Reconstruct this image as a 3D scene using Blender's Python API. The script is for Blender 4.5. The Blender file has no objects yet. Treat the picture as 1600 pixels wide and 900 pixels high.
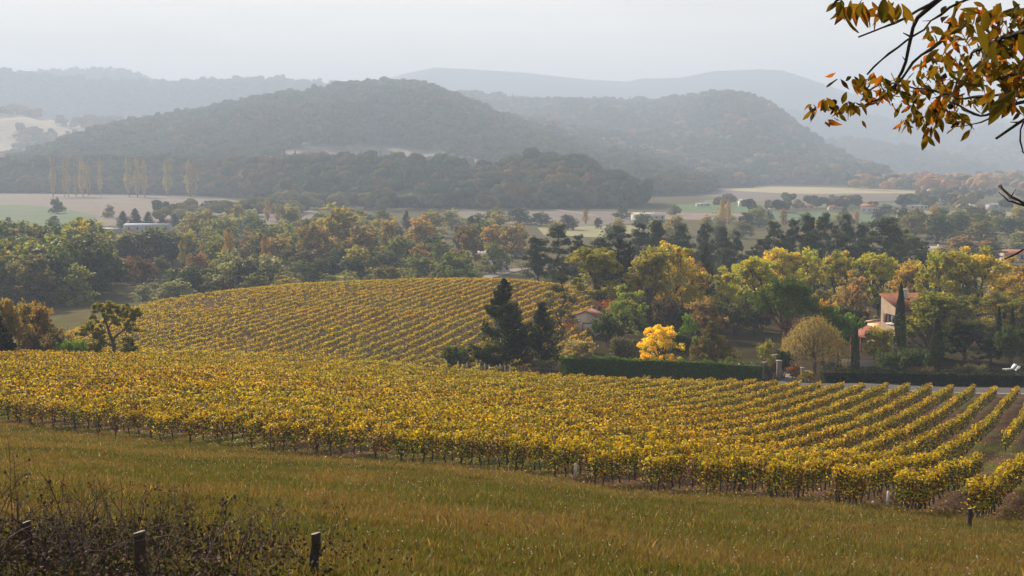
import bpy, math
import numpy as np
S = bpy.context.scene
COL = S.collection
R = math.radians
# ------------------------------------------------------------------ camera
LENS = 50.0
F = 1600 * LENS / 36.0
CAMZ = 40.0
PT = 200.0 / F                      # tan of the downward pitch (true horizon at row 250 of 900)
PITCH = math.atan(PT)
cam_d = bpy.data.cameras.new("camera")
cam = bpy.data.objects.new("camera", cam_d)
COL.objects.link(cam)
cam_d.lens = LENS
cam_d.sensor_width = 36
cam_d.clip_start = 0.1
cam_d.clip_end = 30000
cam.location = (0, 0, CAMZ)
cam.rotation_euler = (math.pi / 2 - PITCH, 0, 0)
S.camera = cam
# ------------------------------------------------------------------ sky, sun, exposure
SUN_AZ, SUN_EL = -32.0, 27.0        # azimuth from the view direction (negative: to the left), elevation
SUN_STRENGTH = 5.0
SKY_STRENGTH = 0.05
EXPOSURE = 0.97
W = bpy.data.worlds.new("World")
S.world = W
W.use_nodes = True
wt = W.node_tree
wt.nodes.clear()
wo = wt.nodes.new('ShaderNodeOutputWorld')
wb = wt.nodes.new('ShaderNodeBackground')
sky = wt.nodes.new('ShaderNodeTexSky')
sky.sky_type = 'NISHITA'
sky.sun_disc = False
sky.sun_elevation = R(SUN_EL)
sky.sun_rotation = R(SUN_AZ)
sky.altitude = 300
sky.dust_density = 3.0
tc = wt.nodes.new('ShaderNodeTexCoord')
mp = wt.nodes.new('ShaderNodeMapping')
mp.inputs['Scale'].default_value = (1.6, 1.6, 9.0)
nz = wt.nodes.new('ShaderNodeTexNoise')
nz.inputs['Scale'].default_value = 1.9
nz.inputs['Detail'].default_value = 6
nz.inputs['Roughness'].default_value = 0.62
rp = wt.nodes.new('ShaderNodeValToRGB')
rp.color_ramp.elements[0].position = 0.30
rp.color_ramp.elements[0].color = (10.6, 10.0, 9.1, 1)
rp.color_ramp.elements[1].position = 0.70
rp.color_ramp.elements[1].color = (15.2, 14.1, 12.5, 1)
mx = wt.nodes.new('ShaderNodeMix')
mx.data_type = 'RGBA'
# thin bright veil low in the sky and towards the sun, bluer open sky overhead and behind
sep = wt.nodes.new('ShaderNodeSeparateXYZ')
mr = wt.nodes.new('ShaderNodeMapRange')
mr.inputs[1].default_value = 0.12; mr.inputs[2].default_value = 0.45
mr.inputs[3].default_value = 0.93; mr.inputs[4].default_value = 0.22
wt.links.new(tc.outputs['Generated'], sep.inputs[0])
wt.links.new(sep.outputs[2], mr.inputs[0])
wt.links.new(mr.outputs[0], mx.inputs[0])
wt.links.new(tc.outputs['Generated'], mp.inputs['Vector'])
wt.links.new(mp.outputs['Vector'], nz.inputs['Vector'])
wt.links.new(nz.outputs['Fac'], rp.inputs['Fac'])
wt.links.new(sky.outputs['Color'], mx.inputs[6])
wt.links.new(rp.outputs['Color'], mx.inputs[7])
wt.links.new(mx.outputs[2], wb.inputs['Color'])
wb.inputs['Strength'].default_value = SKY_STRENGTH
wt.links.new(wb.outputs['Background'], wo.inputs['Surface'])
sd = bpy.data.lights.new("sun", 'SUN')
sd.energy = SUN_STRENGTH
sd.angle = R(1.2)
sd.color = (1.0, 0.865, 0.66)
sun = bpy.data.objects.new("sun", sd)
COL.objects.link(sun)
from mathutils import Vector
sdir = Vector((math.sin(R(SUN_AZ)) * math.cos(R(SUN_EL)), math.cos(R(SUN_AZ)) * math.cos(R(SUN_EL)), math.sin(R(SUN_EL))))
sun.rotation_euler = sdir.to_track_quat('Z', 'Y').to_euler()
sun.location = (-300, 200, 400)
S.view_settings.view_transform = 'Standard'
S.view_settings.look = 'None'
S.view_settings.exposure = EXPOSURE
S.view_settings.gamma = 1.0
S.view_settings.use_curve_mapping = False
S.render.engine = 'CYCLES'
cy = S.cycles
cy.max_bounces = 5
cy.diffuse_bounces = 2
cy.glossy_bounces = 1
cy.transmission_bounces = 3
cy.volume_bounces = 0
cy.transparent_max_bounces = 4
cy.use_denoising = True
cy.use_adaptive_sampling = True
cy.adaptive_threshold = 0.02
cy.caustics_reflective = False
cy.caustics_refractive = False

# ------------------------------------------------------------------ helpers
rng = np.random.default_rng(7)

def P(px, py, Y):
    """world point that stands at distance Y where the photograph has pixel (px, py)"""
    a = (px - 800) / F
    b = (450 - py) / F
    c, s = math.cos(PITCH), math.sin(PITCH)
    dy = c + b * s
    dz = -s + b * c
    t = Y / dy
    return (a * t, Y, CAMZ + dz * t)

def Zpy(py, Y):
    return P(800, py, Y)[2]

def X_(px, Y, z=None):
    # horizontal place of column px at distance Y, on a sight line to height z
    if z is None:
        z = zt(np.array([(px - 800) / F * Y]), np.array([Y]))[0]
    dz = (z - CAMZ) / Y
    c, s = math.cos(PITCH), math.sin(PITCH)
    # solve b: dz = (-s+b c)/(c+b s)
    b = (dz * c + s) / (c - dz * s)
    return (px - 800) / F * Y / (c + b * s)

def tagit(o, label=None, cat=None, group=None, kind=None):
    if label: o['label'] = label
    if cat: o['category'] = cat
    if group: o['group'] = group
    if kind: o['kind'] = kind
    return o

def mesh_np(name, V, Q=None, T=None, col=None, mats=None, mi=None, smooth=False):
    V = np.asarray(V, dtype=np.float32)
    me = bpy.data.meshes.new(name)
    nq = 0 if Q is None else len(Q)
    nt = 0 if T is None else len(T)
    me.vertices.add(len(V))
    me.vertices.foreach_set('co', V.ravel())
    idx = []
    if nq: idx.append(np.asarray(Q, dtype=np.int32).ravel())
    if nt: idx.append(np.asarray(T, dtype=np.int32).ravel())
    idx = np.concatenate(idx)
    me.loops.add(len(idx))
    me.loops.foreach_set('vertex_index', idx)
    st = np.concatenate([np.arange(nq) * 4, nq * 4 + np.arange(nt) * 3]).astype(np.int32)
    me.polygons.add(nq + nt)
    me.polygons.foreach_set('loop_start', st)
    if mi is not None:
        me.polygons.foreach_set('material_index', np.asarray(mi, dtype=np.int32))
    if smooth:
        me.polygons.foreach_set('use_smooth', np.ones(nq + nt, dtype=bool))
    if col is not None:
        a = me.color_attributes.new('Col', 'FLOAT_COLOR', 'POINT')
        c4 = np.ones((len(V), 4), dtype=np.float32)
        c4[:, :3] = col
        a.data.foreach_set('color', c4.ravel())
    for m in (mats or []):
        me.materials.append(m)
    me.update(calc_edges=True)
    return me

def obj(name, me, parent=None, loc=None):
    o = bpy.data.objects.new(name, me)
    COL.objects.link(o)
    if parent is not None: o.parent = parent
    if loc is not None: o.location = loc
    return o

class MB:
    """collects vertices, faces and colours, becomes ONE mesh"""
    def __init__(s):
        s.v, s.q, s.t, s.c, s.n = [], [], [], [], 0
    def add(s, V, Q=None, T=None, col=(1, 1, 1)):
        V = np.asarray(V, dtype=np.float32).reshape(-1, 3)
        s.v.append(V)
        if Q is not None and len(Q): s.q.append(np.asarray(Q, dtype=np.int64) + s.n)
        if T is not None and len(T): s.t.append(np.asarray(T, dtype=np.int64) + s.n)
        c = np.asarray(col, dtype=np.float32)
        s.c.append(np.broadcast_to(c, (len(V), 3)) if c.ndim == 1 else c)
        s.n += len(V)
        return s
    def box(s, x0, x1, y0, y1, z0, z1, col=(1, 1, 1)):
        V = [(x0,y0,z0),(x1,y0,z0),(x1,y1,z0),(x0,y1,z0),(x0,y0,z1),(x1,y0,z1),(x1,y1,z1),(x0,y1,z1)]
        return s.add(V, [(3,2,1,0),(4,5,6,7),(0,1,5,4),(1,2,6,5),(2,3,7,6),(3,0,4,7)], col=col)
    def tube(s, pts, rad, n=6, col=(1, 1, 1), cap=True):
        pts = np.asarray(pts, dtype=float)
        m = len(pts)
        rad = np.broadcast_to(np.asarray(rad, dtype=float), (m,))
        d = np.gradient(pts, axis=0)
        d /= np.linalg.norm(d, axis=1)[:, None] + 1e-9
        ref = np.array([0.0, 0.0, 1.0]) if abs(d[0, 2]) < 0.9 else np.array([1.0, 0.0, 0.0])
        a = np.cross(d, ref); a /= np.linalg.norm(a, axis=1)[:, None] + 1e-9
        b = np.cross(d, a)
        th = np.arange(n) * 2 * np.pi / n
        V = pts[:, None] + rad[:, None, None] * (np.cos(th)[None, :, None] * a[:, None] + np.sin(th)[None, :, None] * b[:, None])
        i = np.arange(m - 1)[:, None] * n
        j = np.arange(n)[None]
        k = (j + 1) % n
        Q = np.stack([i + j, i + k, i + n + k, i + n + j], -1).reshape(-1, 4)
        s.add(V.reshape(-1, 3), Q, col=col)
        if cap:
            T = [(0, x + 1, x) for x in range(1, n - 1)]
            s.t.append(np.array(T) + s.n - m * n)
            T = [(0, x, x + 1) for x in range(1, n - 1)]
            s.t.append(np.array(T) + s.n - n)
        return s
    def mesh(s, name, mats, smooth=False):
        return mesh_np(name, np.concatenate(s.v), np.concatenate(s.q) if s.q else None, np.concatenate(s.t) if s.t else None,
                       np.concatenate(s.c), mats, smooth=smooth)
    def build(s, name, mats, parent=None, smooth=False, loc=None):
        return obj(name, s.mesh(name, mats if isinstance(mats, list) else [mats], smooth), parent, loc)

def _hash(ix, iy, seed):
    h = (ix.astype(np.int64) * 374761393 + iy.astype(np.int64) * 668265263 + seed * 974711) & 0xffffffff
    h = ((h ^ (h >> 13)) * 1274126177) & 0xffffffff
    return ((h ^ (h >> 16)) & 0xffff) / 65535.0

def vnoise(x, y, seed=0):
    ix, iy = np.floor(x), np.floor(y)
    fx, fy = x - ix, y - iy
    fx = fx * fx * (3 - 2 * fx); fy = fy * fy * (3 - 2 * fy)
    a, b = _hash(ix, iy, seed), _hash(ix + 1, iy, seed)
    c, d = _hash(ix, iy + 1, seed), _hash(ix + 1, iy + 1, seed)
    return (a * (1 - fx) + b * fx) * (1 - fy) + (c * (1 - fx) + d * fx) * fy

def fbm(x, y, oct=4, seed=0):
    r = 0; amp = 0.5; t = 0
    for k in range(oct):
        r = r + amp * vnoise(x * 2 ** k, y * 2 ** k, seed + k * 17); t += amp; amp *= 0.5
    return r / t

def lerp(a, b, t):
    return a + (b - a) * t

def sstep(a, b, x):
    t = np.clip((x - a) / (b - a), 0, 1)
    return t * t * (3 - 2 * t)

# ------------------------------------------------------------------ materials
def newmat(name):
    m = bpy.data.materials.new(name)
    m.use_nodes = True
    nt = m.node_tree
    nt.nodes.clear()
    return m, nt

def colour_in(nt, base=None, noise=None, use_obj=True):
    """Col attribute x object colour x base x noise"""
    at = nt.nodes.new('ShaderNodeAttribute'); at.attribute_name = 'Col'
    cur = at.outputs['Color']
    def mul(x, y):
        n = nt.nodes.new('ShaderNodeMix'); n.data_type = 'RGBA'; n.blend_type = 'MULTIPLY'
        n.inputs[0].default_value = 1
        nt.links.new(x, n.inputs[6])
        if isinstance(y, tuple): n.inputs[7].default_value = y
        else: nt.links.new(y, n.inputs[7])
        return n.outputs[2]
    if use_obj:
        oi = nt.nodes.new('ShaderNodeObjectInfo')
        cur = mul(cur, oi.outputs['Color'])
    if base is not None:
        cur = mul(cur, tuple(base) + (1,))
    if noise:
        for (scale, lo, hi) in noise:
            g = nt.nodes.new('ShaderNodeNewGeometry')
            z = nt.nodes.new('ShaderNodeTexNoise'); z.inputs['Scale'].default_value = scale; z.inputs['Detail'].default_value = 4
            nt.links.new(g.outputs['Position'], z.inputs['Vector'])
            r = nt.nodes.new('ShaderNodeMapRange')
            r.inputs[1].default_value = 0.3; r.inputs[2].default_value = 0.7
            r.inputs[3].default_value = lo; r.inputs[4].default_value = hi
            nt.links.new(z.outputs['Fac'], r.inputs[0])
            cur = mul(cur, r.outputs[0])
    return cur

def leaf_mat(name, trans=0.45, gloss=0.25, tint=(1.25, 1.12, 0.55)):
    m, nt = newmat(name)
    c = colour_in(nt)
    out = nt.nodes.new('ShaderNodeOutputMaterial')
    p = nt.nodes.new('ShaderNodeBsdfPrincipled')
    p.inputs['Roughness'].default_value = 0.55
    p.inputs['Specular IOR Level'].default_value = gloss
    t = nt.nodes.new('ShaderNodeBsdfTranslucent')
    mt = nt.nodes.new('ShaderNodeMix'); mt.data_type = 'RGBA'; mt.blend_type = 'MULTIPLY'; mt.inputs[0].default_value = 1
    mt.inputs[7].default_value = tint + (1,)
    ms = nt.nodes.new('ShaderNodeMixShader'); ms.inputs[0].default_value = trans
    nt.links.new(c, p.inputs['Base Color'])
    nt.links.new(c, mt.inputs[6]); nt.links.new(mt.outputs[2], t.inputs['Color'])
    nt.links.new(p.outputs[0], ms.inputs[1]); nt.links.new(t.outputs[0], ms.inputs[2])
    nt.links.new(ms.outputs[0], out.inputs['Surface'])
    return m

def solid_mat(name, base=(1, 1, 1), rough=0.9, noise=None, spec=0.2, bump=None, metal=0.0, use_obj=True):
    m, nt = newmat(name)
    c = colour_in(nt, base, noise, use_obj)
    out = nt.nodes.new('ShaderNodeOutputMaterial')
    p = nt.nodes.new('ShaderNodeBsdfPrincipled')
    p.inputs['Roughness'].default_value = rough
    p.inputs['Specular IOR Level'].default_value = spec
    p.inputs['Metallic'].default_value = metal
    nt.links.new(c, p.inputs['Base Color'])
    if bump:
        g = nt.nodes.new('ShaderNodeNewGeometry')
        z = nt.nodes.new('ShaderNodeTexNoise'); z.inputs['Scale'].default_value = bump[0]; z.inputs['Detail'].default_value = 5
        b = nt.nodes.new('ShaderNodeBump'); b.inputs['Strength'].default_value = 1; b.inputs['Distance'].default_value = bump[1]
        nt.links.new(g.outputs['Position'], z.inputs['Vector'])
        nt.links.new(z.outputs['Fac'], b.inputs['Height'])
        nt.links.new(b.outputs['Normal'], p.inputs['Normal'])
    nt.links.new(p.outputs[0], out.inputs['Surface'])
    return m

M_LEAF = leaf_mat('leaf', 0.52, 0.08)
M_VINE = leaf_mat('vine_leaf', 0.32, 0.12, (1.3, 1.15, 0.4))
M_NEEDLE = leaf_mat('needle', 0.30, 0.12, (1.2, 1.15, 0.6))
M_WALNUT = leaf_mat('walnut_leaf', 0.62, 0.03, (1.35, 1.05, 0.45))
M_FAR = leaf_mat('far_foliage', 0.12, 0.0, (1.1, 1.05, 0.7))
M_GRASS = leaf_mat('grass_blade', 0.4, 0.1, (1.15, 1.05, 0.6))
M_BARK = solid_mat('bark', (1, 1, 1), 0.95, [(3.0, 0.7, 1.3)], bump=(9.0, 0.03))
M_GROUND = solid_mat('soil_and_turf', (1, 1, 1), 1.0, [(0.35, 0.8, 1.2), (3.5, 0.75, 1.25)], spec=0.0, bump=(4.0, 0.12))
M_HILL = solid_mat('hill_ground', (1, 1, 1), 1.0, [(0.006, 0.85, 1.15), (0.05, 0.7, 1.3)])
M_FIELD = solid_mat('field_soil', (1, 1, 1), 1.0, [(0.02, 0.85, 1.12), (0.3, 0.9, 1.1)])
M_ROAD = solid_mat('asphalt', (0.085, 0.078, 0.072), 0.9, [(0.8, 0.85, 1.15)])
M_WALL = solid_mat('render_wall', (1, 1, 1), 0.9, [(0.7, 0.85, 1.12), (5.0, 0.93, 1.07)], bump=(12, 0.01))
M_PAINT = solid_mat('paint', (1, 1, 1), 0.6, [(2.0, 0.93, 1.05)])
M_WOOD = solid_mat('weathered_wood', (1, 1, 1), 0.95, [(14.0, 0.6, 1.3)], bump=(40, 0.01))
M_GLASS = solid_mat('window_glass', (0.03, 0.035, 0.04), 0.12, spec=0.6)
# ------------------------------------------------------------------ near terrain
VAL = 3.0                                # valley floor
PROF = {
 -400: [(0,1.7),(40,9.0),(90,17.2),(150,22.3),(200,28),(260,32),(330,36.2),(400,37)],
    0: [(0,1.7),(14,4.1),(40,8.7),(84,16.0),(120,18.6),(150,21.4),(175,25.2),(220,31),(270,35.5),(330,37)],
  100: [(0,1.7),(14,4.1),(40,8.7),(79,15.5),(115,18.6),(150,21.8),(178,25.6),(200,26.7),(225,27.9),(260,32.4),(320,37)],
  230: [(0,1.7),(14,4.1),(40,9.0),(72,14.5),(110,18.4),(155,22.8),(185,25.8),(220,25.9),(262,27.0),(310,31.5),(370,37)],
  400: [(0,1.7),(15,4.3),(40,9.0),(63,13.1),(100,17.6),(158,23.6),(190,27.0),(230,26.1),(285,26.0),(330,31.0),(390,37)],
  600: [(0,1.7),(15,4.4),(40,9.1),(60,13.0),(100,18.6),(162,25.2),(187,27.5),(230,26.0),(300,25.9),(345,31.0),(410,37)],
  800: [(0,1.7),(16,4.8),(40,9.2),(58,13.0),(100,19.2),(165,26.4),(187,28.3),(230,27.1),(300,25.6),(350,31.5),(420,37)],
  900: [(0,1.7),(16,4.8),(40,9.5),(54,12.6),(100,19.6),(165,26.7),(187,28.5),(235,28.3),(300,27.2),(360,33.0),(430,37)],
 1000: [(0,1.7),(17,5.1),(40,9.8),(52,12.5),(100,19.9),(165,26.9),(187,28.6),(235,29.3),(300,31.0),(370,35.5),(440,37)],
 1200: [(0,1.7),(17,5.1),(40,9.9),(50,12.2),(62,14.5),(80,17.7),(100,20.7),(120,23.2),(165,27.3),(182,28.6),(235,30.0),(300,33.5),(370,36.5),(440,37)],
 1450: [(0,1.7),(17,5.1),(40,10.5),(47,12.0),(60,14.5),(80,18.0),(99,21.0),(120,23.6),(165,27.8),(187,29.8),(235,30.4),(300,33.5),(370,36.5),(440,37)],
 1600: [(0,1.7),(17,5.1),(40,10.7),(46,12.2),(60,14.7),(80,18.2),(99,21.2),(120,23.8),(165,28.1),(187,30.0),(235,30.6),(300,33.5),(370,36.5),(440,37)],
 2100: [(0,1.7),(17,5.1),(40,10.7),(46,12.2),(60,14.7),(80,18.2),(99,21.2),(120,23.8),(165,28.4),(187,30.2),(235,30.8),(300,33.5),(370,36.5),(440,37)],
}
GP = np.arange(-1000, 2601, 20.0)
GY = np.arange(0, 482, 2.0)
_k = sorted(PROF)
_tab = []
for kx in _k:
    a = np.array([(y, d - (.32 if 85 < y < 170 else 0)) for y, d in PROF[kx]] + [(482, 37)], float)
    _tab.append(np.interp(GY, a[:, 0], a[:, 1]))
_tab = np.array(_tab)
ZG = np.array([[0.0]])
_g = np.empty((len(GP), len(GY)))
for j in range(len(GY)):
    _g[:, j] = np.interp(GP, _k, _tab[:, j])
def _blur(a, n, axis):
    for _ in range(2):
        pad = [(0, 0), (0, 0)]; pad[axis] = (n, n)
        b = np.pad(a, pad, mode='edge')
        a = sum(np.take(b, np.arange(i, i + a.shape[axis]), axis=axis) for i in range(2 * n + 1)) / (2 * n + 1)
    return a
_g = _blur(_g, 3, 0)
_gy = _blur(_g, 3, 1)
_w = sstep(10, 40, GY)[None]
_g = _g * (1 - _w) + _gy * _w
ZG = CAMZ - _g

def zt(X, Y):
    X = np.asarray(X, float); Y = np.asarray(Y, float)
    u = 800 + F * X / np.maximum(Y, 12.0)
    i = np.clip((u - GP[0]) / 20.0, 0, len(GP) - 1.001)
    j = np.clip(Y / 2.0, 0, len(GY) - 1.001)
    i0 = i.astype(int); j0 = j.astype(int); fi = i - i0; fj = j - j0
    z = (ZG[i0, j0] * (1 - fi) + ZG[i0 + 1, j0] * fi) * (1 - fj) + (ZG[i0, j0 + 1] * (1 - fi) + ZG[i0 + 1, j0 + 1] * fi) * fj
    z = np.where(Y < 0, CAMZ - 1.7 - 0.2 * Y, z)
    n = (fbm(X / 9.0, Y / 9.0, 3, 5) - 0.5) * 0.5 * sstep(6, 30, Y) * (1 - sstep(330, 420, Y))
    n += (vnoise(X / 1.3, Y / 1.3, 9) - 0.5) * 0.10 * (1 - sstep(60, 100, Y))
    return z + n

# meadow / vineyard border: near ends of the vine rows
_bp = [(-900, 150), (-400, 112), (0, 84), (100, 79), (230, 72), (400, 63), (600, 60), (800, 58), (900, 54), (1000, 52), (1200, 50), (1450, 47), (1600, 46), (2100, 44)]
def border(px):
    return np.interp(px, [a for a, b in _bp], [b for a, b in _bp])
_cp = [(-900, 152), (0, 152), (150, 154), (400, 161), (600, 164), (800, 166), (2100, 166)]
def crest(px):
    return np.interp(px, [a for a, b in _cp], [b for a, b in _cp])
KR = 0.413                             # the rows' heading
def colpx(X, Y):
    return 800 + F * X / np.maximum(Y, 1.0)

# second vineyard on the rise behind
def in_hill2(X, Y):
    px = colpx(X, Y)
    lo = np.interp(px, [60, 100, 230, 400, 600, 800, 930], [205, 178, 172, 172, 173, 180, 205])
    hi = np.interp(px, [60, 100, 230, 400, 600, 800, 930], [220, 236, 290, 322, 340, 345, 330])
    return (px > 95) & (px < 925) & (Y > lo) & (Y < hi)

def ground_colour(X, Y):
    px = colpx(X, Y)
    n1 = fbm(X / 6.0, Y / 6.0, 4, 21)
    n2 = fbm(X / 1.7, Y / 1.7, 3, 33)
    turf = lerp(np.array([0.068, 0.048, 0.020]), np.array([0.040, 0.048, 0.014]), sstep(0.35, 0.65, n1)[:, None])
    soil = lerp(np.array([0.125, 0.078, 0.052]), np.array([0.075, 0.048, 0.034]), n2[:, None])
    weed = np.array([0.095, 0.10, 0.028])
    soil = lerp(soil, weed, (sstep(0.56, 0.66, n1) * 0.8)[:, None])
    vy = sstep(-2.0, 1.0, Y - border(px) + (n2 - 0.5) * 4)
    c = lerp(turf, soil, vy[:, None])
    # behind the crest: rough grass, garden ground, valley
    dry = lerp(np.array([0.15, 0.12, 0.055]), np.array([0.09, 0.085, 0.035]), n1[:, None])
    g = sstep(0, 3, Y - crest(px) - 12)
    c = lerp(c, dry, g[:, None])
    garden = lerp(np.array([0.065, 0.045, 0.027]), np.array([0.045, 0.04, 0.02]), sstep(0.4, 0.6, n1)[:, None])  # garden soil, its colour darkened to stand for the trees' shade
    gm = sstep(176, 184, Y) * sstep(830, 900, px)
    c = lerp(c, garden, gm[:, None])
    h2 = in_hill2(X, Y)
    hs = lerp(np.array([0.13, 0.088, 0.068]), np.array([0.09, 0.062, 0.05]), n2[:, None])
    c = np.where(h2[:, None], hs, c)
    val = lerp(np.array([0.10, 0.095, 0.05]), np.array([0.14, 0.12, 0.07]), fbm(X / 90, Y / 90, 3, 4)[:, None])
    c = lerp(c, val, sstep(330, 380, Y)[:, None])
    # the two vehicle-wide bare headland strips
    return c

NU, NV = 460, 900
uu = np.linspace(-0.78, 0.78, NU)
vv = np.exp(np.linspace(math.log(25.0), math.log(14060.0), NV)) - 60.0 + 1.0
GX = uu[None] * (vv[:, None] + 62.0)
GYY = np.repeat(vv[:, None], NU, 1)
xf, yf = GX.ravel(), GYY.ravel()
zf = zt(xf, yf)
zf = np.where(yf > 482, VAL, zf)
ii = np.arange(NV - 1)[:, None] * NU + np.arange(NU - 1)[None]
Qg = np.stack([ii, ii + 1, ii + NU + 1, ii + NU], -1).reshape(-1, 4)
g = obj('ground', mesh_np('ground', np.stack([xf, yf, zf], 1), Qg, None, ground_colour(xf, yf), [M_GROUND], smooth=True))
tagit(g, kind='structure')

def valley_pt(px, py):
    Y = (CAMZ - VAL) * F / (py - 250.0)
    q = P(px, py, Y)
    # refine exactly on the plane
    k = (VAL - CAMZ) / (q[2] - CAMZ)
    return (q[0] * k, q[1] * k)

def field(name, poly, col, z=0.06):
    pts = [valley_pt(*p) for p in poly]
    V = [(x, y, VAL + z) for x, y in pts]
    # fan of triangles through the centroid
    c = np.mean(V, axis=0)
    V.append(tuple(c))
    n = len(pts)
    T = [(i, (i + 1) % n, n) for i in range(n)]
    o = obj(name, mesh_np(name, V, None, T, np.array([col] * (n + 1)), [M_FIELD]))
    me = o.data
    tagit(o, kind='structure')
    return o

F_BROWN, F_TAN, F_GREEN, F_PALE = (0.14, 0.105, 0.09), (0.22, 0.18, 0.11), (0.055, 0.10, 0.035), (0.33, 0.30, 0.20)
field('field', [(-120, 303), (90, 301), (210, 305), (330, 309), (470, 325), (520, 335), (430, 352), (330, 345), (210, 352), (-120, 360)], F_BROWN, 0.06)
field('field', [(-150, 316), (40, 320), (100, 327), (150, 336), (150, 352), (-150, 365)], F_GREEN, 0.10)
field('field', [(690, 330), (860, 330), (985, 330), (1020, 345), (930, 356), (860, 352), (800, 350), (740, 345)], (0.14, 0.11, 0.095), 0.06)
field('field', [(840, 356), (1000, 352), (1060, 362), (950, 372), (850, 368)], (0.23, 0.22, 0.10), 0.10)
field('field', [(1050, 319), (1130, 320), (1200, 322), (1190, 331), (1060, 331)], (0.07, 0.13, 0.04), 0.08)
field('field', [(1030, 332), (1200, 333), (1260, 336), (1180, 345), (1040, 343)], (0.20, 0.15, 0.125), 0.10)
field('field', [(1130, 290), (1230, 292), (1300, 293), (1440, 298), (1450, 304), (1240, 303), (1120, 297)], (0.36, 0.30, 0.17), 0.08)
field('field', [(1120, 298), (1240, 303), (1430, 302), (1440, 312), (1300, 318), (1150, 316), (1100, 306)], F_BROWN, 0.14)
field('field', [(1100, 312), (1300, 318), (1420, 316), (1430, 322), (1300, 325), (1100, 322)], (0.09, 0.12, 0.05), 0.10)
field('field', [(1200, 330), (1330, 333), (1400, 337), (1380, 350), (1270, 348), (1190, 345)], (0.07, 0.12, 0.05), 0.12)
field('field', [(1400, 328), (1480, 330), (1600, 332), (1700, 332), (1700, 345), (1560, 342), (1400, 340)], (0.24, 0.20, 0.11), 0.08)
field('field', [(50, 485), (150, 487), (200, 492), (190, 560), (50, 560)], (0.19, 0.155, 0.12), 0.06)

def road(name, pts, w, z, mat=M_ROAD, on=None, kind='structure'):
    pts = np.array(pts, float)
    # resample
    seg = np.r_[0, np.cumsum(np.linalg.norm(np.diff(pts, axis=0), axis=1))]
    t = np.linspace(0, seg[-1], max(2, int(seg[-1] / 2.0)))
    c = np.stack([np.interp(t, seg, pts[:, 0]), np.interp(t, seg, pts[:, 1])], 1)
    d = np.gradient(c, axis=0); d /= np.linalg.norm(d, axis=1)[:, None]
    nrm = np.stack([-d[:, 1], d[:, 0]], 1)
    rows = [c + nrm * (w * k) for k in (-0.5, 0, 0.5)]
    zz = [(zt(r[:, 0], r[:, 1]) if on is None else np.full(len(r), on)) for r in rows]
    zm = np.max(zz, axis=0) + z
    V = np.concatenate([np.c_[r, zm] for r in rows])
    n = len(c)
    Q = []
    for k in range(2):
        a = np.arange(n - 1) + k * n
        Q.append(np.stack([a, a + 1, a + n + 1, a + n], -1))
    o = obj(name, mesh_np(name, V, np.concatenate(Q), None, np.ones((len(V), 3)), [mat]))
    if kind: tagit(o, kind=kind)
    return o
M_LANE = solid_mat('pale_lane', (0.24, 0.20, 0.175), 0.95, [(0.6, 0.85, 1.1)])
def lane(pts, w, z=0.2):
    return road('road', [valley_pt(*p) for p in pts], w, z, M_LANE, VAL)
# lane behind the vineyard, with a gravel edge
lp = []
for px, Y in [(1150, 172.5), (1250, 173), (1400, 173.5), (1500, 174), (1650, 174.5), (1900, 176)]:
    lp.append((X_(px, Y), Y))
road('road', lp, 5.0, 0.05)
road('pavement', [(x, y - 3.1) for x, y in lp], 1.0, 0.10, M_LANE)
road('path', [(X_(1236, 176), 176), (X_(1240, 184), 184), (X_(1243, 196), 196)], 4.0, 0.04, M_LANE)
lane([(690, 329), (790, 328.5), (900, 328), (985, 328.5)], 7)
lane([(870, 328.3), (905, 333), (930, 337)], 5)
lane([(1045, 331.5), (1110, 331.5), (1190, 331.5)], 7)
lane([(380, 343), (420, 342.5), (440, 342)], 5)
lane([(720, 445), (760, 434), (790, 426), (812, 421), (850, 418), (900, 416)], 5)
lane([(1560, 340), (1600, 330), (1640, 322)], 6)
lane([(1520, 290), (1600, 284)], 7)

# ------------------------------------------------------------------ trees seen from afar, as one mesh each hill
def ico():
    t = (1 + 5 ** 0.5) / 2
    V = np.array([(-1,t,0),(1,t,0),(-1,-t,0),(1,-t,0),(0,-1,t),(0,1,t),(0,-1,-t),(0,1,-t),(t,0,-1),(t,0,1),(-t,0,-1),(-t,0,1)], float)
    V /= np.linalg.norm(V, axis=1)[:, None]
    Fc = [(0,11,5),(0,5,1),(0,1,7),(0,7,10),(0,10,11),(1,5,9),(5,11,4),(11,10,2),(10,7,6),(7,1,8),(3,9,4),(3,4,2),(3,2,6),(3,6,8),(3,8,9),(4,9,5),(2,4,11),(6,2,10),(8,6,7),(9,8,1)]
    return V, np.array(Fc)
def subdiv(V, Fc):
    V = [tuple(v) for v in V]; cache = {}
    def mid(a, b):
        k = (min(a, b), max(a, b))
        if k not in cache:
            m = (np.array(V[a]) + np.array(V[b])); m /= np.linalg.norm(m)
            cache[k] = len(V); V.append(tuple(m))
        return cache[k]
    out = []
    for a, b, c in Fc:
        x, y, z = mid(a, b), mid(b, c), mid(c, a)
        out += [(a, x, z), (x, b, y), (z, y, c), (x, y, z)]
    return np.array(V), np.array(out)
ICO1 = ico()
ICO2 = subdiv(*ICO1)
ICO3 = subdiv(*ICO2)

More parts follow.
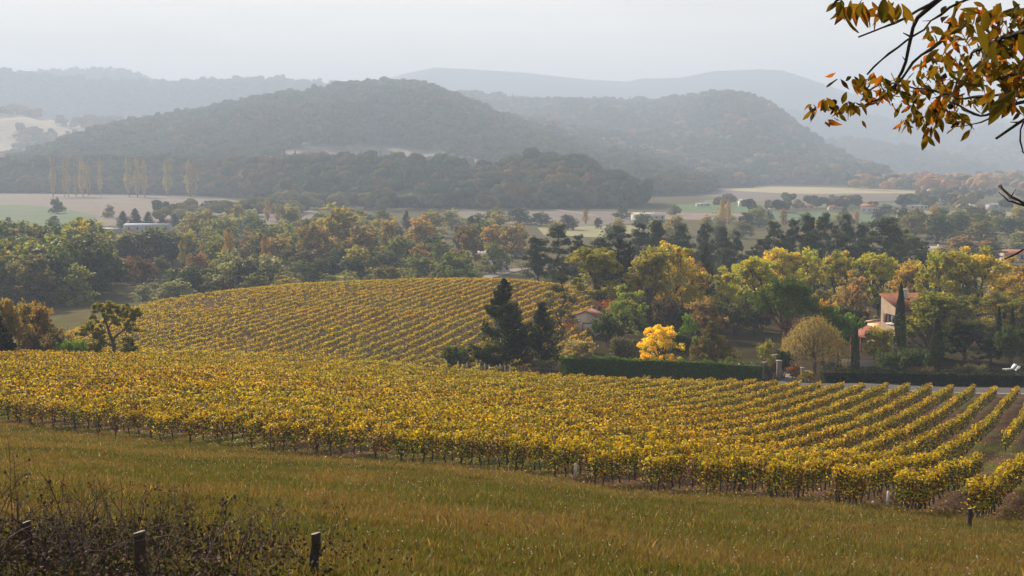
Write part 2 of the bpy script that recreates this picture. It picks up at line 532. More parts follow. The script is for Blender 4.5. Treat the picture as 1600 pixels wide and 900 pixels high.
def far_templates(kind, n=6, seed=1):
    r = np.random.default_rng(seed)
    out = []
    for k in range(n):
        Vs, Ts, m = [], [], 0
        nb = {'round': 9, 'pointed': 6, 'column': 7}[kind]
        for b in range(nb):
            V, T = ICO1
            V = V * (1 + 0.35 * (r.random((len(V), 1)) - 0.5))
            if kind == 'round':
                a = r.random() * 6.28; q = r.random() ** 0.5 * 0.34; z = 0.42 + 0.40 * r.random()
                s = 0.22 + 0.10 * r.random(); V = V * s + (q * math.cos(a), q * math.sin(a), z)
            elif kind == 'pointed':
                z = (b + 0.6) / nb; q = 0.30 * (1 - z) + 0.04
                V = V * (q, q, 0.17) + (r.normal() * 0.02, r.normal() * 0.02, z * 0.9)
            else:
                z = (b + 0.7) / nb; q = 0.16 * math.sin(min(1, z * 1.3 + .25) * math.pi * 0.85) + 0.03
                V = V * (q, q, 0.13) + (r.normal() * 0.03, r.normal() * 0.03, z * 0.92)
            Vs.append(V); Ts.append(T + m); m += len(V)
        out.append((np.concatenate(Vs), np.concatenate(Ts)))
    return out
FT = {k: far_templates(k, 6, i) for i, k in enumerate(('round', 'pointed', 'column'))}

def scatter_far(mb, kind, pos, size, height, col):
    """pos Nx3, size N (width), height N, col Nx3"""
    N = len(pos)
    if not N: return
    which = rng.integers(0, 6, N); ang = rng.random(N) * 6.283
    for k in range(6):
        s = which == k
        if not s.any(): continue
        V, T = FT[kind][k]
        c, sn = np.cos(ang[s]), np.sin(ang[s])
        x = V[None, :, 0] * c[:, None] - V[None, :, 1] * sn[:, None]
        y = V[None, :, 0] * sn[:, None] + V[None, :, 1] * c[:, None]
        W_ = np.stack([x * size[s][:, None], y * size[s][:, None], np.broadcast_to(V[None, :, 2], x.shape) * height[s][:, None]], -1) + pos[s][:, None]
        n, m = W_.shape[0], W_.shape[1]
        TT = (T[None] + (np.arange(n) * m)[:, None, None]).reshape(-1, 3)
        cc = np.repeat(col[s], m, 0) * (0.8 + 0.4 * rng.random((n * m, 1)))
        mb.add(W_.reshape(-1, 3), None, TT, cc)

PAL_DARK = np.array([(0.030, 0.045, 0.022), (0.035, 0.050, 0.022), (0.028, 0.040, 0.024), (0.045, 0.055, 0.02), (0.06, 0.05, 0.025)])
PAL_DARK = PAL_DARK * 1.6
PAL_AUT = np.array([(0.12, 0.085, 0.03), (0.16, 0.10, 0.03), (0.09, 0.085, 0.03), (0.07, 0.08, 0.03), (0.15, 0.095, 0.04), (0.12, 0.065, 0.035)])
PAL_LITE = np.array([(0.30, 0.20, 0.07), (0.26, 0.15, 0.05), (0.30, 0.12, 0.05), (0.20, 0.17, 0.07)])

def hill(ridge, foot, D, back, n_tree, tsize=(7, 10), aut=0.15, clear=None, base=(0.05, 0.055, 0.03), rough=0.16, wood=True, seed=3, offs=7.0, pal=None, clearcol=(0.20, 0.165, 0.14)):
    rp_ = np.array(ridge, float)
    px = np.arange(rp_[0, 0], rp_[-1, 0] + 1, 6.0)
    py = np.interp(px, rp_[:, 0], rp_[:, 1])
    Dd = np.interp(px, [a for a, b in D], [b for a, b in D]) if isinstance(D, list) else np.full(len(px), float(D))
    Ft = np.interp(px, [a for a, b in foot], [b for a, b in foot]) if isinstance(foot, list) else np.full(len(px), float(foot))
    NT = 70
    t = np.linspace(0, 1.6, NT)
    def place(pxv, tv):
        d = np.interp(pxv, px, Dd); f_ = np.interp(pxv, px, Ft)
        Y = np.where(tv <= 1, f_ + (d - f_) * tv, d + (tv - 1) / 0.6 * back)
        X = (pxv - 800) / F * Y
        rz = CAMZ + (250 - np.interp(pxv, px, py)) / F * d - offs
        h = rz - VAL
        u = np.clip(tv, 0, 1)
        up = 0.35 * u + 0.65 * (u * u * (3 - 2 * u))
        dn = 1 - sstep(1.0, 1.6, tv)
        s_ = np.where(tv <= 1, up, dn)
        # spurs and gullies running down the slope
        rn = fbm(X / (0.10 * d) + seed, Y / (0.22 * d), 4, seed)
        rn = 1 - np.abs(rn * 2 - 1)
        w_ = np.sin(np.clip(u, 0, 1) * np.pi) ** 0.8 * (tv < 1)
        z = VAL + h * s_ + (rn - 0.75) * rough * np.abs(h) * w_ * 1.6
        return X, Y, np.where(h < 0, VAL + h, z) - (tv <= 0) * 2.0
    PX, TT_ = np.meshgrid(px, t)
    X, Y, Z = place(PX.ravel(), TT_.ravel())
    n = len(px)
    i_ = np.arange(NT - 1)[:, None] * n + np.arange(n - 1)[None]
    Q = np.stack([i_, i_ + 1, i_ + n + 1, i_ + n], -1).reshape(-1, 4)
    nn = fbm(X / 60, Y / 60, 3, 8)[:, None]
    colr = np.array(base)[None] * (0.75 + 0.5 * nn)
    def sx(X, Y, Z):   # to photograph pixels
        a = F * X / Y; 
        return 800 + a, 250 + (CAMZ - Z) / Y * F
    if clear:
        qx, qy = sx(X, Y, Z)
        m = clear(qx, qy)
        colr = np.where(m[:, None], np.array(clearcol)[None] * (0.85 + 0.3 * nn), colr)
    o = obj('hills', mesh_np('hills', np.stack([X, Y, Z], 1), Q, None, colr, [M_HILL], smooth=True))
    tagit(o, kind='structure')
    if wood and n_tree:
        r = np.random.default_rng(seed * 13 + 1)
        pxs = r.uniform(px[0], px[-1], n_tree * 2); ts = r.uniform(-0.01, 1.04, n_tree * 2)
        dd = np.interp(pxs, px, Dd)
        X, Y, Z = place(pxs, ts)
        keep = Z > VAL + 0.5
        if clear:
            qx, qy = sx(X, Y, Z)
            keep &= ~clear(qx, qy)
        idx = np.nonzero(keep)[0][:n_tree]
        X, Y, Z, pxs, ts = X[idx], Y[idx], Z[idx], pxs[idx], ts[idx]
        N = len(X)
        pn = fbm(X / 110, Y / 110, 3, 77)
        isaut = (r.random(N) < aut * 2 * sstep(0.42, 0.62, pn) + aut * 0.25)
        A = PAL_AUT if pal is None else pal
        c = np.where(isaut[:, None], A[r.integers(0, len(A), N)], PAL_DARK[r.integers(0, 5, N)])
        size = tsize[0] * 0.75 + (tsize[1] * 1.35 - tsize[0] * 0.75) * r.random(N) ** 1.8; hgt = size * r.uniform(0.75, 1.15, N)
        mb = MB()
        conif = (~isaut) & (fbm(X / 150, Y / 150, 2, 99) > 0.80)
        for k, s in (('round', ~conif), ('pointed', conif)):
            scatter_far(mb, k, np.stack([X, Y, Z - 1], 1)[s], (size * (0.85 if k == 'pointed' else 1.15))[s], (hgt * (1.25 if k == 'pointed' else 1))[s], c[s])
        w = mb.build('hillside_woods', M_FAR)
        tagit(w, kind='stuff')
    return o

def poly_mask(poly):
    pl = np.array(poly, float)
    def f(x, y):
        ins = np.zeros(np.shape(x), bool)
        j = len(pl) - 1
        for i in range(len(pl)):
            xi, yi = pl[i]; xj, yj = pl[j]
            c = ((yi > y) != (yj > y)) & (x < (xj - xi) * (y - yi) / (yj - yi + 1e-9) + xi)
            ins ^= c
            j = i
        return ins
    return f

# low front hill with its woods
hill([(-300, 266), (0, 262), (100, 258), (250, 258), (400, 259), (500, 257), (650, 260), (770, 266), (850, 249), (900, 257), (960, 285), (1000, 303), (1040, 322)],
     [(-300, 1600), (0, 1600), (300, 1500), (480, 1150), (800, 1060), (1040, 1080)], [(-300, 1700), (0, 1700), (300, 1620), (480, 1400), (800, 1330), (1040, 1200)], 160, 5200, (9, 14), 0.30, seed=3, offs=6)
# main wooded hill, a ploughed clearing on its bench
m1 = poly_mask([(375, 245), (440, 234), (520, 227), (600, 226), (640, 231), (680, 237), (775, 256), (770, 268), (700, 262), (600, 258), (500, 252), (400, 252)])
m1b = poly_mask([(110, 232), (170, 217), (250, 211), (250, 215), (190, 222), (130, 238)])
hill([(-330, 300), (-100, 290), (0, 262), (60, 237), (130, 213), (180, 199), (240, 190), (300, 180), (350, 168), (420, 156), (480, 148), (520, 141), (560, 136), (640, 133), (680, 142), (720, 158), (760, 172), (800, 190), (830, 197), (870, 212), (920, 232), (1000, 250), (1060, 268), (1140, 292), (1180, 304)],
     [(-330, 1640), (0, 1640), (400, 1430), (800, 1360), (1180, 1500)], [(-330, 1900), (0, 2150), (300, 2700), (600, 2900), (900, 2450), (1180, 1750)], 600, 11000, (10, 15), 0.14, clear=lambda x, y: m1(x, y) | m1b(x, y), seed=5, rough=0.2, offs=8)
# spur behind it
hill([(700, 190), (780, 186), (850, 196), (900, 205), (960, 213), (1010, 228), (1050, 240), (1150, 268), (1250, 300), (1300, 316)],
     [(700, 2000), (1300, 1800)], [(700, 3000), (1000, 2850), (1300, 2000)], 400, 4000, (11, 16), 0.25, seed=8, rough=0.24, offs=8, pal=np.vstack([PAL_AUT, PAL_LITE]))
# right-hand hill
m2 = poly_mask([(950, 200), (1060, 192), (1150, 186), (1150, 190), (1060, 198), (1000, 204)])
hill([(600, 175), (700, 150), (760, 153), (860, 162), (960, 163), (1020, 160), (1060, 157), (1110, 153), (1150, 153), (1190, 165), (1230, 190), (1260, 215), (1290, 235), (1330, 258), (1400, 278), (1460, 296)],
     [(600, 2300), (1000, 2250), (1460, 2000)], [(600, 4200), (1000, 3900), (1460, 2500)], 600, 8000, (13, 19), 0.16, seed=11, rough=0.22, offs=8, clear=m2, clearcol=(0.34, 0.30, 0.16), pal=np.vstack([PAL_AUT, PAL_LITE]))
# low ridge at the right
hill([(1260, 240), (1290, 225), (1330, 222), (1400, 232), (1480, 245), (1560, 266), (1640, 280)], 3600, 4300, 500, 1800, (14, 21), 0.2, seed=14, offs=9)
# sunny slope with orchards at the left
m3 = lambda x, y: (fbm(x / 60, y / 9, 3, 3) > 0.43)
hill([(-330, 160), (-100, 166), (0, 170), (40, 175), (120, 188), (200, 190), (250, 184), (320, 186), (380, 200), (440, 230)], 2500, 3400, 500, 1800, (12, 18), 0.75, clear=m3, seed=17, rough=0.1, offs=9, pal=np.vstack([PAL_LITE, PAL_AUT]), clearcol=(0.38, 0.30, 0.19), base=(0.16, 0.12, 0.07))
# left range and the plateau behind
hill([(-330, 108), (-60, 110), (0, 113), (60, 120), (150, 128), (250, 132), (330, 130), (380, 127), (440, 126), (500, 134), (560, 140), (660, 152), (760, 175)], 4000, 5000, 600, 6000, (14, 21), 0.12, seed=20, rough=0.18, offs=10)
hill([(-330, 118), (-100, 112), (30, 113), (100, 108), (190, 108), (230, 118), (262, 130), (300, 142), (360, 165)], 5200, 5800, 500, 3600, (9, 13), 0.1, seed=23, rough=0.18, offs=10)
# far mountains
hill([(500, 150), (540, 138), (600, 127), (640, 116), (680, 107), (740, 110), (820, 115), (870, 121), (920, 126), (980, 129), (1000, 124), (1060, 123), (1110, 113), (1180, 110), (1220, 112), (1260, 125), (1320, 145), (1400, 165), (1500, 178), (1600, 190), (1700, 200), (1950, 220)],
     6000, 7200, 800, 0, wood=False, seed=26, rough=0.25, offs=0, base=(0.06, 0.065, 0.05))
hill([(1100, 215), (1180, 190), (1250, 178), (1320, 182), (1380, 190), (1450, 186), (1520, 200), (1600, 205), (1700, 200), (1950, 190)],
     5000, 5800, 600, 2200, (18, 26), 0.15, seed=29, rough=0.25, offs=8, base=(0.06, 0.065, 0.05))
hill([(1380, 262), (1440, 246), (1500, 238), (1560, 232), (1620, 228), (1700, 222), (1950, 215)],
     4300, 4800, 500, 1500, (18, 25), 0.5, seed=31, rough=0.2, offs=8, pal=np.vstack([PAL_LITE, PAL_AUT]))

# ------------------------------------------------------------------ the air
hz = MB().box(-6500, 6500, -250, 8600, VAL - 1.5, 545)
hm, hn = newmat('air')
ho = hn.nodes.new('ShaderNodeOutputMaterial')
hv = hn.nodes.new('ShaderNodeVolumePrincipled')
HAZE = 2.95e-4
hv.inputs['Color'].default_value = (0.625, 0.757, 1.0, 1)
hv.inputs['Density'].default_value = HAZE
hv.inputs['Anisotropy'].default_value = 0.1
hn.links.new(hv.outputs[0], ho.inputs['Volume'])
ha = hz.build('haze', hm)
tagit(ha, kind='stuff')
# ------------------------------------------------------------------ trees
def rand_dirs(r, n):
    v = r.normal(size=(n, 3)); return v / np.linalg.norm(v, axis=1)[:, None]

def leaf_quads(mb, r, C, size, tilt=None, aspect=0.62, col=None, up=0.0):
    """a pointed leaf (or spray of leaves) at each centre"""
    n = len(C)
    nrm = rand_dirs(r, n)
    if up: nrm[:, 2] += up; nrm /= np.linalg.norm(nrm, axis=1)[:, None]
    a = np.cross(nrm, rand_dirs(r, n)); a /= np.linalg.norm(a, axis=1)[:, None] + 1e-9
    b = np.cross(nrm, a)
    if tilt is not None:   # leaves hang or stand: long axis near the given direction
        b = np.asarray(tilt) + rand_dirs(r, n) * 0.45; b = b / np.linalg.norm(b, axis=1)[:, None]
        a = np.cross(b, nrm); a /= np.linalg.norm(a, axis=1)[:, None] + 1e-9
        nrm = np.cross(a, b)
    s = (np.broadcast_to(size, (n,)) * r.uniform(0.7, 1.3, n))[:, None]
    V = np.stack([C - b * s * 0.5, C + a * s * aspect * 0.5 + nrm * s * 0.10 - b * s * 0.05, C + b * s * 0.5, C - a * s * aspect * 0.5 + nrm * s * 0.10 - b * s * 0.05], 1)
    Q = np.arange(n * 4).reshape(n, 4)
    if col is None: col = np.ones((n, 3))
    mb.add(V.reshape(-1, 3), Q, None, np.repeat(col, 4, 0))

def leafcol(r, n, dv=0.28, dh=0.12):
    v = r.uniform(1 - dv, 1 + dv, (n, 1))
    h = r.normal(0, dh, (n, 1))
    return np.clip(v * np.concatenate([1 + h, np.ones((n, 1)), 1 - h * 0.5], 1), 0.2, 2.2)

def clump_points(r, lobes, n, cl=26, shell=(0.55, 1.0), cr=0.24, squash=1.0):
    """points in leafy clumps near the surface of each lobe (x,y,z,r)"""
    lobes = np.array(lobes, float)
    w = lobes[:, 3] ** 2; w /= w.sum()
    out, hue = [], []
    for L, wi in zip(lobes, w):
        m = max(8, int(n * wi))
        k = max(5, int(cl * (L[3] / lobes[:, 3].max()) ** 2))
        d = rand_dirs(r, k); d[:, 2] = np.abs(d[:, 2]) * r.choice([1, 1, 1, -1], k) if True else d[:, 2]
        cc = d * (L[3] * r.uniform(shell[0], shell[1], (k, 1)))
        cc[:, 2] *= squash
        ch = r.normal(0, 1, k)
        w_ = r.uniform(0.4, 1.6, k); w_ /= w_.sum()
        pick = r.choice(k, m, p=w_)
        q = r.normal(0, 1, (m, 3)); q /= np.linalg.norm(q, axis=1)[:, None] + 1e-9
        q *= (L[3] * cr) * r.random((m, 1)) ** 0.45 * r.uniform(0.7, 1.3, (k, 1))[pick]
        q[:, 2] *= 0.8
        out.append(L[:3] + cc[pick] + q)
        hue.append(ch[pick])
    return np.concatenate(out), np.concatenate(hue)

def limb(mb, r, a, b, r0, r1, n=6, sag=0.12, sides=6, col=(1, 1, 1)):
    a, b = np.array(a, float), np.array(b, float)
    t = np.linspace(0, 1, n)[:, None]
    L = np.linalg.norm(b - a)
    p = a + (b - a) * t
    off = r.normal(0, 1, (n, 3)) * L * 0.04
    off[0] = 0; off[-1] = 0
    p = p + off + np.array([0, 0, 1]) * (np.sin(t * np.pi) * L * sag * r.uniform(-0.6, 1))
    mb.tube(p, r0 + (r1 - r0) * t[:, 0], sides, col)
    return p

BARKC = (0.10, 0.075, 0.055)
def crown_colour(r, hue, n, dv=0.25):
    c = leafcol(r, n, dv, 0.08)
    c *= (1 + 0.10 * hue)[:, None]
    c[:, 0] *= 1 + 0.10 * hue
    return np.clip(c, 0.15, 2.5)

def oak_parts(seed, H=12, Wd=11, n=5200, leaf=0.42, bole=0.22, nl=9, cl=20, gap=0.85, squash=0.85):
    r = np.random.default_rng(seed)
    tr, cr_ = MB(), MB()
    lobes = []
    for k in range(nl):
        a = k / nl * 6.283 * 2.4 + r.random() * 0.8
        lev = r.random()
        z = H * lerp(bole + 0.10, 0.80, lev)
        q = Wd * 0.5 * (0.62 if lev < 0.6 else 0.34) * r.uniform(0.6, 1.05)
        rad = Wd * 0.5 * r.uniform(0.30, 0.46) * gap
        lobes.append((q * math.cos(a), q * math.sin(a), min(z, H - rad * 0.9), rad))
    lobes.append((r.normal() * 0.4, r.normal() * 0.4, H - Wd * 0.20, Wd * 0.22))
    lobes.append((0, 0, H * 0.58, Wd * 0.27))
    top = np.array([r.normal() * 0.3, r.normal() * 0.3, H * (bole + 0.12)])
    limb(tr, r, (0, 0, -0.5), top, H * 0.034, H * 0.024, 6, 0.0, 8, BARKC)
    for L in lobes:
        mid = top + (np.array(L[:3]) - top) * 0.5 + r.normal(0, 0.3, 3)
        limb(tr, r, top, mid, H * 0.018, H * 0.011, 5, 0.05, 6, BARKC)
        limb(tr, r, mid, np.array(L[:3]), H * 0.011, H * 0.004, 5, 0.05, 5, BARKC)
        for _ in range(5):
            e = np.array(L[:3]) + rand_dirs(r, 1)[0] * L[3] * 0.85
            limb(tr, r, mid + (np.array(L[:3]) - mid) * r.uniform(0.3, 1), e, H * 0.005, H * 0.0015, 4, 0.05, 4, BARKC)
    pts, hue = clump_points(r, lobes, n, cl, (0.45, 1.0), 0.30, squash)
    pts = pts[(pts[:, 2] > H * bole * 0.7)]; hue = hue[:len(pts)]
    leaf_quads(cr_, r, pts, leaf, col=crown_colour(r, hue, len(pts)), up=0.3)
    return tr.mesh('trunk', [M_BARK], True), cr_.mesh('crown', [M_LEAF])

def pine_parts(seed, H=18, Wd=9, n=5200, leaf=0.40, bare=0.35, plates=13, flat=0.34, top=0.55, fat=1.0):
    """black pine: bare bole, needles in flat plates at limb ends"""
    r = np.random.default_rng(seed)
    tr, cr_ = MB(), MB()
    ax = limb(tr, r, (0, 0, -0.5), (r.normal() * 0.4, r.normal() * 0.4, H * 0.97), H * 0.019, H * 0.004, 9, 0.0, 8, (0.11, 0.075, 0.055))
    lobes = []
    for k in range(plates):
        f = k / (plates - 1)
        z = H * lerp(bare, 0.97, f ** 0.9)
        q = Wd * 0.5 * (1 - f ** 2.2 * (1 - 0.25)) * r.uniform(0.3, 1.0) * (0.65 + 0.35 * min(1, f * 3))
        a = k * 2.4 + r.random()
        rad = Wd * 0.5 * r.uniform(0.28, 0.50) * (1 - 0.35 * f) * fat
        for side in (0, 1):
            aa = a + side * math.pi * r.uniform(0.7, 1.3)
            qq = q * (1 if side == 0 else r.uniform(0.3, 0.9))
            L = (qq * math.cos(aa), qq * math.sin(aa), z + r.normal() * 0.4, rad * (1 if side == 0 else 0.8))
            lobes.append(L)
            limb(tr, r, (0, 0, z - 0.10 * H * (1 - f) - 0.3), L[:3], H * 0.006, H * 0.002, 5, 0.1, 5, (0.11, 0.075, 0.055))
    pts, hue = clump_points(r, lobes, n, 14, (0.25, 1.05), 0.46, flat)
    L0 = np.array(lobes)
    leaf_quads(cr_, r, pts, leaf, col=crown_colour(r, hue, len(pts), 0.2), aspect=0.35, up=0.4)
    return tr.mesh('trunk', [M_BARK], True), cr_.mesh('crown', [M_NEEDLE])

def umbrella_parts(seed, H=10, Wd=10, n=9000, leaf=0.30):
    r = np.random.default_rng(seed)
    tr, cr_ = MB(), MB()
    bc = (0.20, 0.10, 0.065)
    fork = np.array([0.1, 0, H * 0.30])
    limb(tr, r, (0, 0, -0.4), fork, 0.26, 0.22, 5, 0, 8, bc)
    lobes = []
    for k in range(30):
        rr = math.sqrt((k + 0.5) / 30); a = k * 2.4
        q = rr * Wd * 0.43
        z = H * (0.86 - 0.36 * rr ** 2.6) + r.normal() * 0.12
        L = (q * math.cos(a), q * math.sin(a), z, Wd * 0.13)
        lobes.append(L)
        limb(tr, r, fork + r.normal(0, 0.08, 3), (L[0] * 0.9, L[1] * 0.9, L[2] - 0.5), 0.10, 0.03, 6, -0.08, 5, bc)
        for _ in range(3):
            e = np.array(L[:3]) + rand_dirs(r, 1)[0] * 0.8
            limb(tr, r, (L[0] * 0.75, L[1] * 0.75, L[2] - 0.9), e, 0.03, 0.01, 4, 0, 4, bc)
    pts, hue = clump_points(r, lobes, n, 9, (0.3, 1.0), 0.45, 0.75)
    leaf_quads(cr_, r, pts, leaf, col=crown_colour(r, hue, len(pts), 0.2), aspect=0.4, up=0.5)
    return tr.mesh('trunk', [M_BARK], True), cr_.mesh('crown', [M_NEEDLE])

def spruce_parts(seed, H=11, Wd=7, n=9000, leaf=0.30, bare=0.12, dense=1.0, power=0.8, lean=0.0):
    r = np.random.default_rng(seed)
    tr, cr_ = MB(), MB()
    limb(tr, r, (0, 0, -0.4), (0, 0, H), H * 0.018, H * 0.003, 8, 0, 8, (0.08, 0.06, 0.045))
    nb = int(90 * dense)
    P_, T_ = [], []
    for k in range(nb):
        f = (k + r.random()) / nb
        z0 = H * lerp(bare, 0.985, f)
        L = Wd * 0.5 * (1 - f) ** power * r.uniform(0.72, 1.12) + 0.12
        a = r.random() * 6.283
        d = np.array([math.cos(a), math.sin(a), 0])
        rise = r.uniform(0.15, 0.45)
        m = int(n / nb * (0.35 + 1.3 * (1 - f)))
        t = r.random(m) ** 0.6
        p = np.array([0, 0, z0]) + d * (t * L)[:, None] + np.array([0, 0, 1]) * (t ** 2 * L * rise - 0.10 * L * np.sin(t * 3.1))[:, None]
        side = np.array([-d[1], d[0], 0])
        p = p + side * (r.normal(0, 1, m) * (0.10 + 0.14 * L * (1 - 0.6 * t)))[:, None] + np.array([0, 0, 1]) * (r.normal(0, 0.14, m) - 0.1)[:, None]
        P_.append(p)
        T_.append(np.repeat((d + np.array([0, 0, 0.35]))[None], m, 0))
        limb(tr, r, (0, 0, z0), tuple(np.array([0, 0, z0]) + d * L * 0.85 + np.array([0, 0, L * rise * 0.7])), 0.035, 0.01, 4, -0.05, 4, (0.08, 0.06, 0.045))
    p = np.concatenate(P_); t = np.concatenate(T_)
    leaf_quads(cr_, r, p, leaf, tilt=t, aspect=0.4, col=leafcol(r, len(p), 0.3, 0.06))
    return tr.mesh('trunk', [M_BARK], True), cr_.mesh('crown', [M_NEEDLE])

def column_parts(seed, H=10, Wd=1.6, n=4200, leaf=0.22, kind='cypress', mat=None):
    r = np.random.default_rng(seed)
    tr, cr_ = MB(), MB()
    limb(tr, r, (0, 0, -0.4), (0, 0, H * 0.9), H * 0.014, H * 0.004, 6, 0, 6, BARKC)
    z = r.random(n) ** 0.85
    if kind == 'cypress':
        prof = np.minimum(1, z * 7 + 0.35) * (1 - z ** 2.3) ** 0.75
    else:
        prof = np.minimum(1, (z * 4.5 + 0.15)) * (1 - z ** 3.0) ** 0.6 * (0.8 + 0.25 * np.sin(z * 14 + seed))
    a = r.random(n) * 6.283
    lump = 1 + 0.18 * (vnoise(a * 2.2, z * H * 0.9, seed) - 0.5) * 2
    q = Wd * 0.5 * prof * lump * r.random(n) ** (0.25 if kind == 'cypress' else 0.45)
    zz = z * H if kind == 'cypress' else H * 0.06 + z * H * 0.94
    p = np.stack([q * np.cos(a), q * np.sin(a), zz], 1)
    out = np.stack([np.cos(a) * 0.25, np.sin(a) * 0.25, np.ones(n)], 1)
    leaf_quads(cr_, r, p, leaf, tilt=out, aspect=0.42, col=leafcol(r, n, 0.25, 0.06))
    if kind != 'cypress':
        for k in range(14):
            z0 = H * r.uniform(0.08, 0.6); aa = r.random() * 6.28; w = Wd * 0.3
            limb(tr, r, (0, 0, z0), (w * math.cos(aa), w * math.sin(aa), z0 + H * 0.25), H * 0.004, H * 0.001, 4, 0, 4, BARKC)
    return tr.mesh('trunk', [M_BARK], True), cr_.mesh('crown', [mat or (M_NEEDLE if kind == 'cypress' else M_LEAF)])

def bush_parts(seed, H=3, Wd=3.5, n=3200, leaf=0.18, shape='round', mat=None, tilt=None):
    r = np.random.default_rng(seed)
    tr, cr_ = MB(), MB()
    lobes = []
    for k in range(26 if shape == 'cone' else 11):
        a = k * 2.4; 
        if shape == 'cone':
            f = (k + 0.5) / 26; q = Wd * 0.5 * (1 - f) * 0.66; z = H * lerp(0.10, 0.88, f); rad = Wd * 0.5 * lerp(0.38, 0.15, f)
        elif shape == 'low':
            q = Wd * 0.36 * math.sqrt((k + 0.5) / 11); z = H * r.uniform(0.35, 0.6); rad = min(H * 0.5, Wd * 0.22)
        else:
            q = Wd * 0.30 * math.sqrt((k + 0.5) / 11); z = H * r.uniform(0.32, 0.72); rad = Wd * 0.5 * r.uniform(0.36, 0.5)
        L = (q * math.cos(a), q * math.sin(a), z, rad)
        lobes.append(L)
        limb(tr, r, (r.normal() * 0.08, r.normal() * 0.08, -0.2), L[:3], H * 0.016, H * 0.004, 5, 0.05, 5, BARKC)
    pts, hue = clump_points(r, lobes, n, 15, (0.35, 1.0), 0.34, 0.9)
    k = pts[:, 2] > 0.02
    pts, hue = pts[k], hue[k]
    leaf_quads(cr_, r, pts, leaf, tilt=tilt, col=crown_colour(r, hue, len(pts)))
    return tr.mesh('stem', [M_BARK], True), cr_.mesh('foliage', [mat or M_LEAF])

def willow_parts(seed, H=8, Wd=8.5, n=9000, leaf=0.26):
    r = np.random.default_rng(seed)
    tr, cr_ = MB(), MB()
    fork = np.array([0, 0, H * 0.3])
    limb(tr, r, (0, 0, -0.4), fork, 0.22, 0.17, 5, 0, 8, BARKC)
    pts, tl = [], []
    for k in range(150):
        rr = math.sqrt((k + 0.5) / 150); a = k * 2.4
        q = rr * Wd * 0.44
        z = H * (0.97 - 0.42 * rr ** 2) + r.normal() * 0.25
        drop = r.uniform(0.25, 0.55) * H * (0.45 + 0.4 * rr)
        m = int(n / 150)
        t = r.random(m)
        p = np.stack([q * math.cos(a) * (1 + 0.10 * t), q * math.sin(a) * (1 + 0.10 * t), z - t * drop], 1) + r.normal(0, 0.14, (m, 3))
        pts.append(p); tl.append(np.repeat(np.array([[math.cos(a) * 0.2, math.sin(a) * 0.2, -1.0]]), m, 0))
        if k % 4 == 0: limb(tr, r, fork, (q * math.cos(a), q * math.sin(a), z), 0.07, 0.015, 6, 0.2, 5, BARKC)
    p = np.concatenate(pts)
    leaf_quads(cr_, r, p, leaf, tilt=np.concatenate(tl), aspect=0.3, col=leafcol(r, len(p), 0.3, 0.08))
    return tr.mesh('trunk', [M_BARK], True), cr_.mesh('crown', [M_LEAF])

# kinds: name -> list of (trunk mesh, crown mesh, height, width)
LIB = {}
def lib(kind, fn, specs):
    LIB[kind] = []
    for kw in specs:
        t, c = fn(**kw)
        co = np.empty(len(c.vertices) * 3, np.float32); c.vertices.foreach_get('co', co); co = co.reshape(-1, 3)
        lo, hi = np.percentile(co, 1.0, axis=0), np.percentile(co, 99.0, axis=0)
        LIB[kind].append((t, c, float(np.percentile(co[:, 2], 99.7)), float(0.5 * (hi[0] - lo[0] + hi[1] - lo[1]))))
lib('oak', oak_parts, [dict(seed=s, H=12, Wd=12, n=10500, leaf=0.34, nl=12 + s % 3, bole=0.08) for s in (11, 12, 13, 14, 15)])
lib('valley', oak_parts, [dict(seed=s, H=12, Wd=12, n=3000, leaf=0.72, nl=17, cl=16, bole=-0.02, gap=1.0) for s in (21, 22, 23, 24, 25)])
lib('pine', pine_parts, [dict(seed=s, H=18, Wd=9, n=12000, leaf=0.5, bare=b, plates=17, flat=0.62, fat=1.3) for s, b in ((31, 0.25), (32, 0.12), (33, 0.32), (34, 0.18))])
lib('open_pine', pine_parts, [dict(seed=36, H=10, Wd=5.4, n=6500, leaf=0.22, bare=0.2, plates=14, flat=0.25)])
lib('stone_pine', umbrella_parts, [dict(seed=41, H=10, Wd=10, n=24000, leaf=0.27)])
lib('spruce', spruce_parts, [dict(seed=51, H=11, Wd=8, n=19000, leaf=0.30, power=0.85), dict(seed=52, H=7.5, Wd=5, n=15000, leaf=0.22, bare=0.03, dense=1.3, power=0.62)])
lib('dark_cedar', spruce_parts, [dict(seed=53, H=14, Wd=8, n=9000, leaf=0.42, bare=0.2, power=0.42)])
lib('cypress', column_parts, [dict(seed=61, H=10, Wd=1.7, n=7000, leaf=0.2), dict(seed=62, H=7, Wd=1.9, n=5500, leaf=0.2)])
lib('poplar', column_parts, [dict(seed=s, H=18, Wd=4.2, n=1700, leaf=0.62, kind='poplar') for s in (71, 72, 73)])
lib('bush', bush_parts, [dict(seed=s, H=3, Wd=3.6, n=4200, leaf=0.17) for s in (81, 82, 83)])
lib('low_bush', bush_parts, [dict(seed=84, H=1.6, Wd=4.5, n=3600, leaf=0.16, shape='low')])
lib('cone_bush', bush_parts, [dict(seed=85, H=5.5, Wd=6.4, n=12000, leaf=0.19, shape='cone'), dict(seed=86, H=5, Wd=5.5, n=13000, leaf=0.21, shape='cone')])
lib('birch', oak_parts, [dict(seed=88, H=6, Wd=6, n=9500, leaf=0.2, nl=17, cl=18, bole=-0.02, gap=0.95)])
lib('willow', willow_parts, [dict(seed=91, H=8, Wd=8.2)])
lib('sprig', bush_parts, [dict(seed=87, H=2.4, Wd=2.6, n=650, leaf=0.2)])

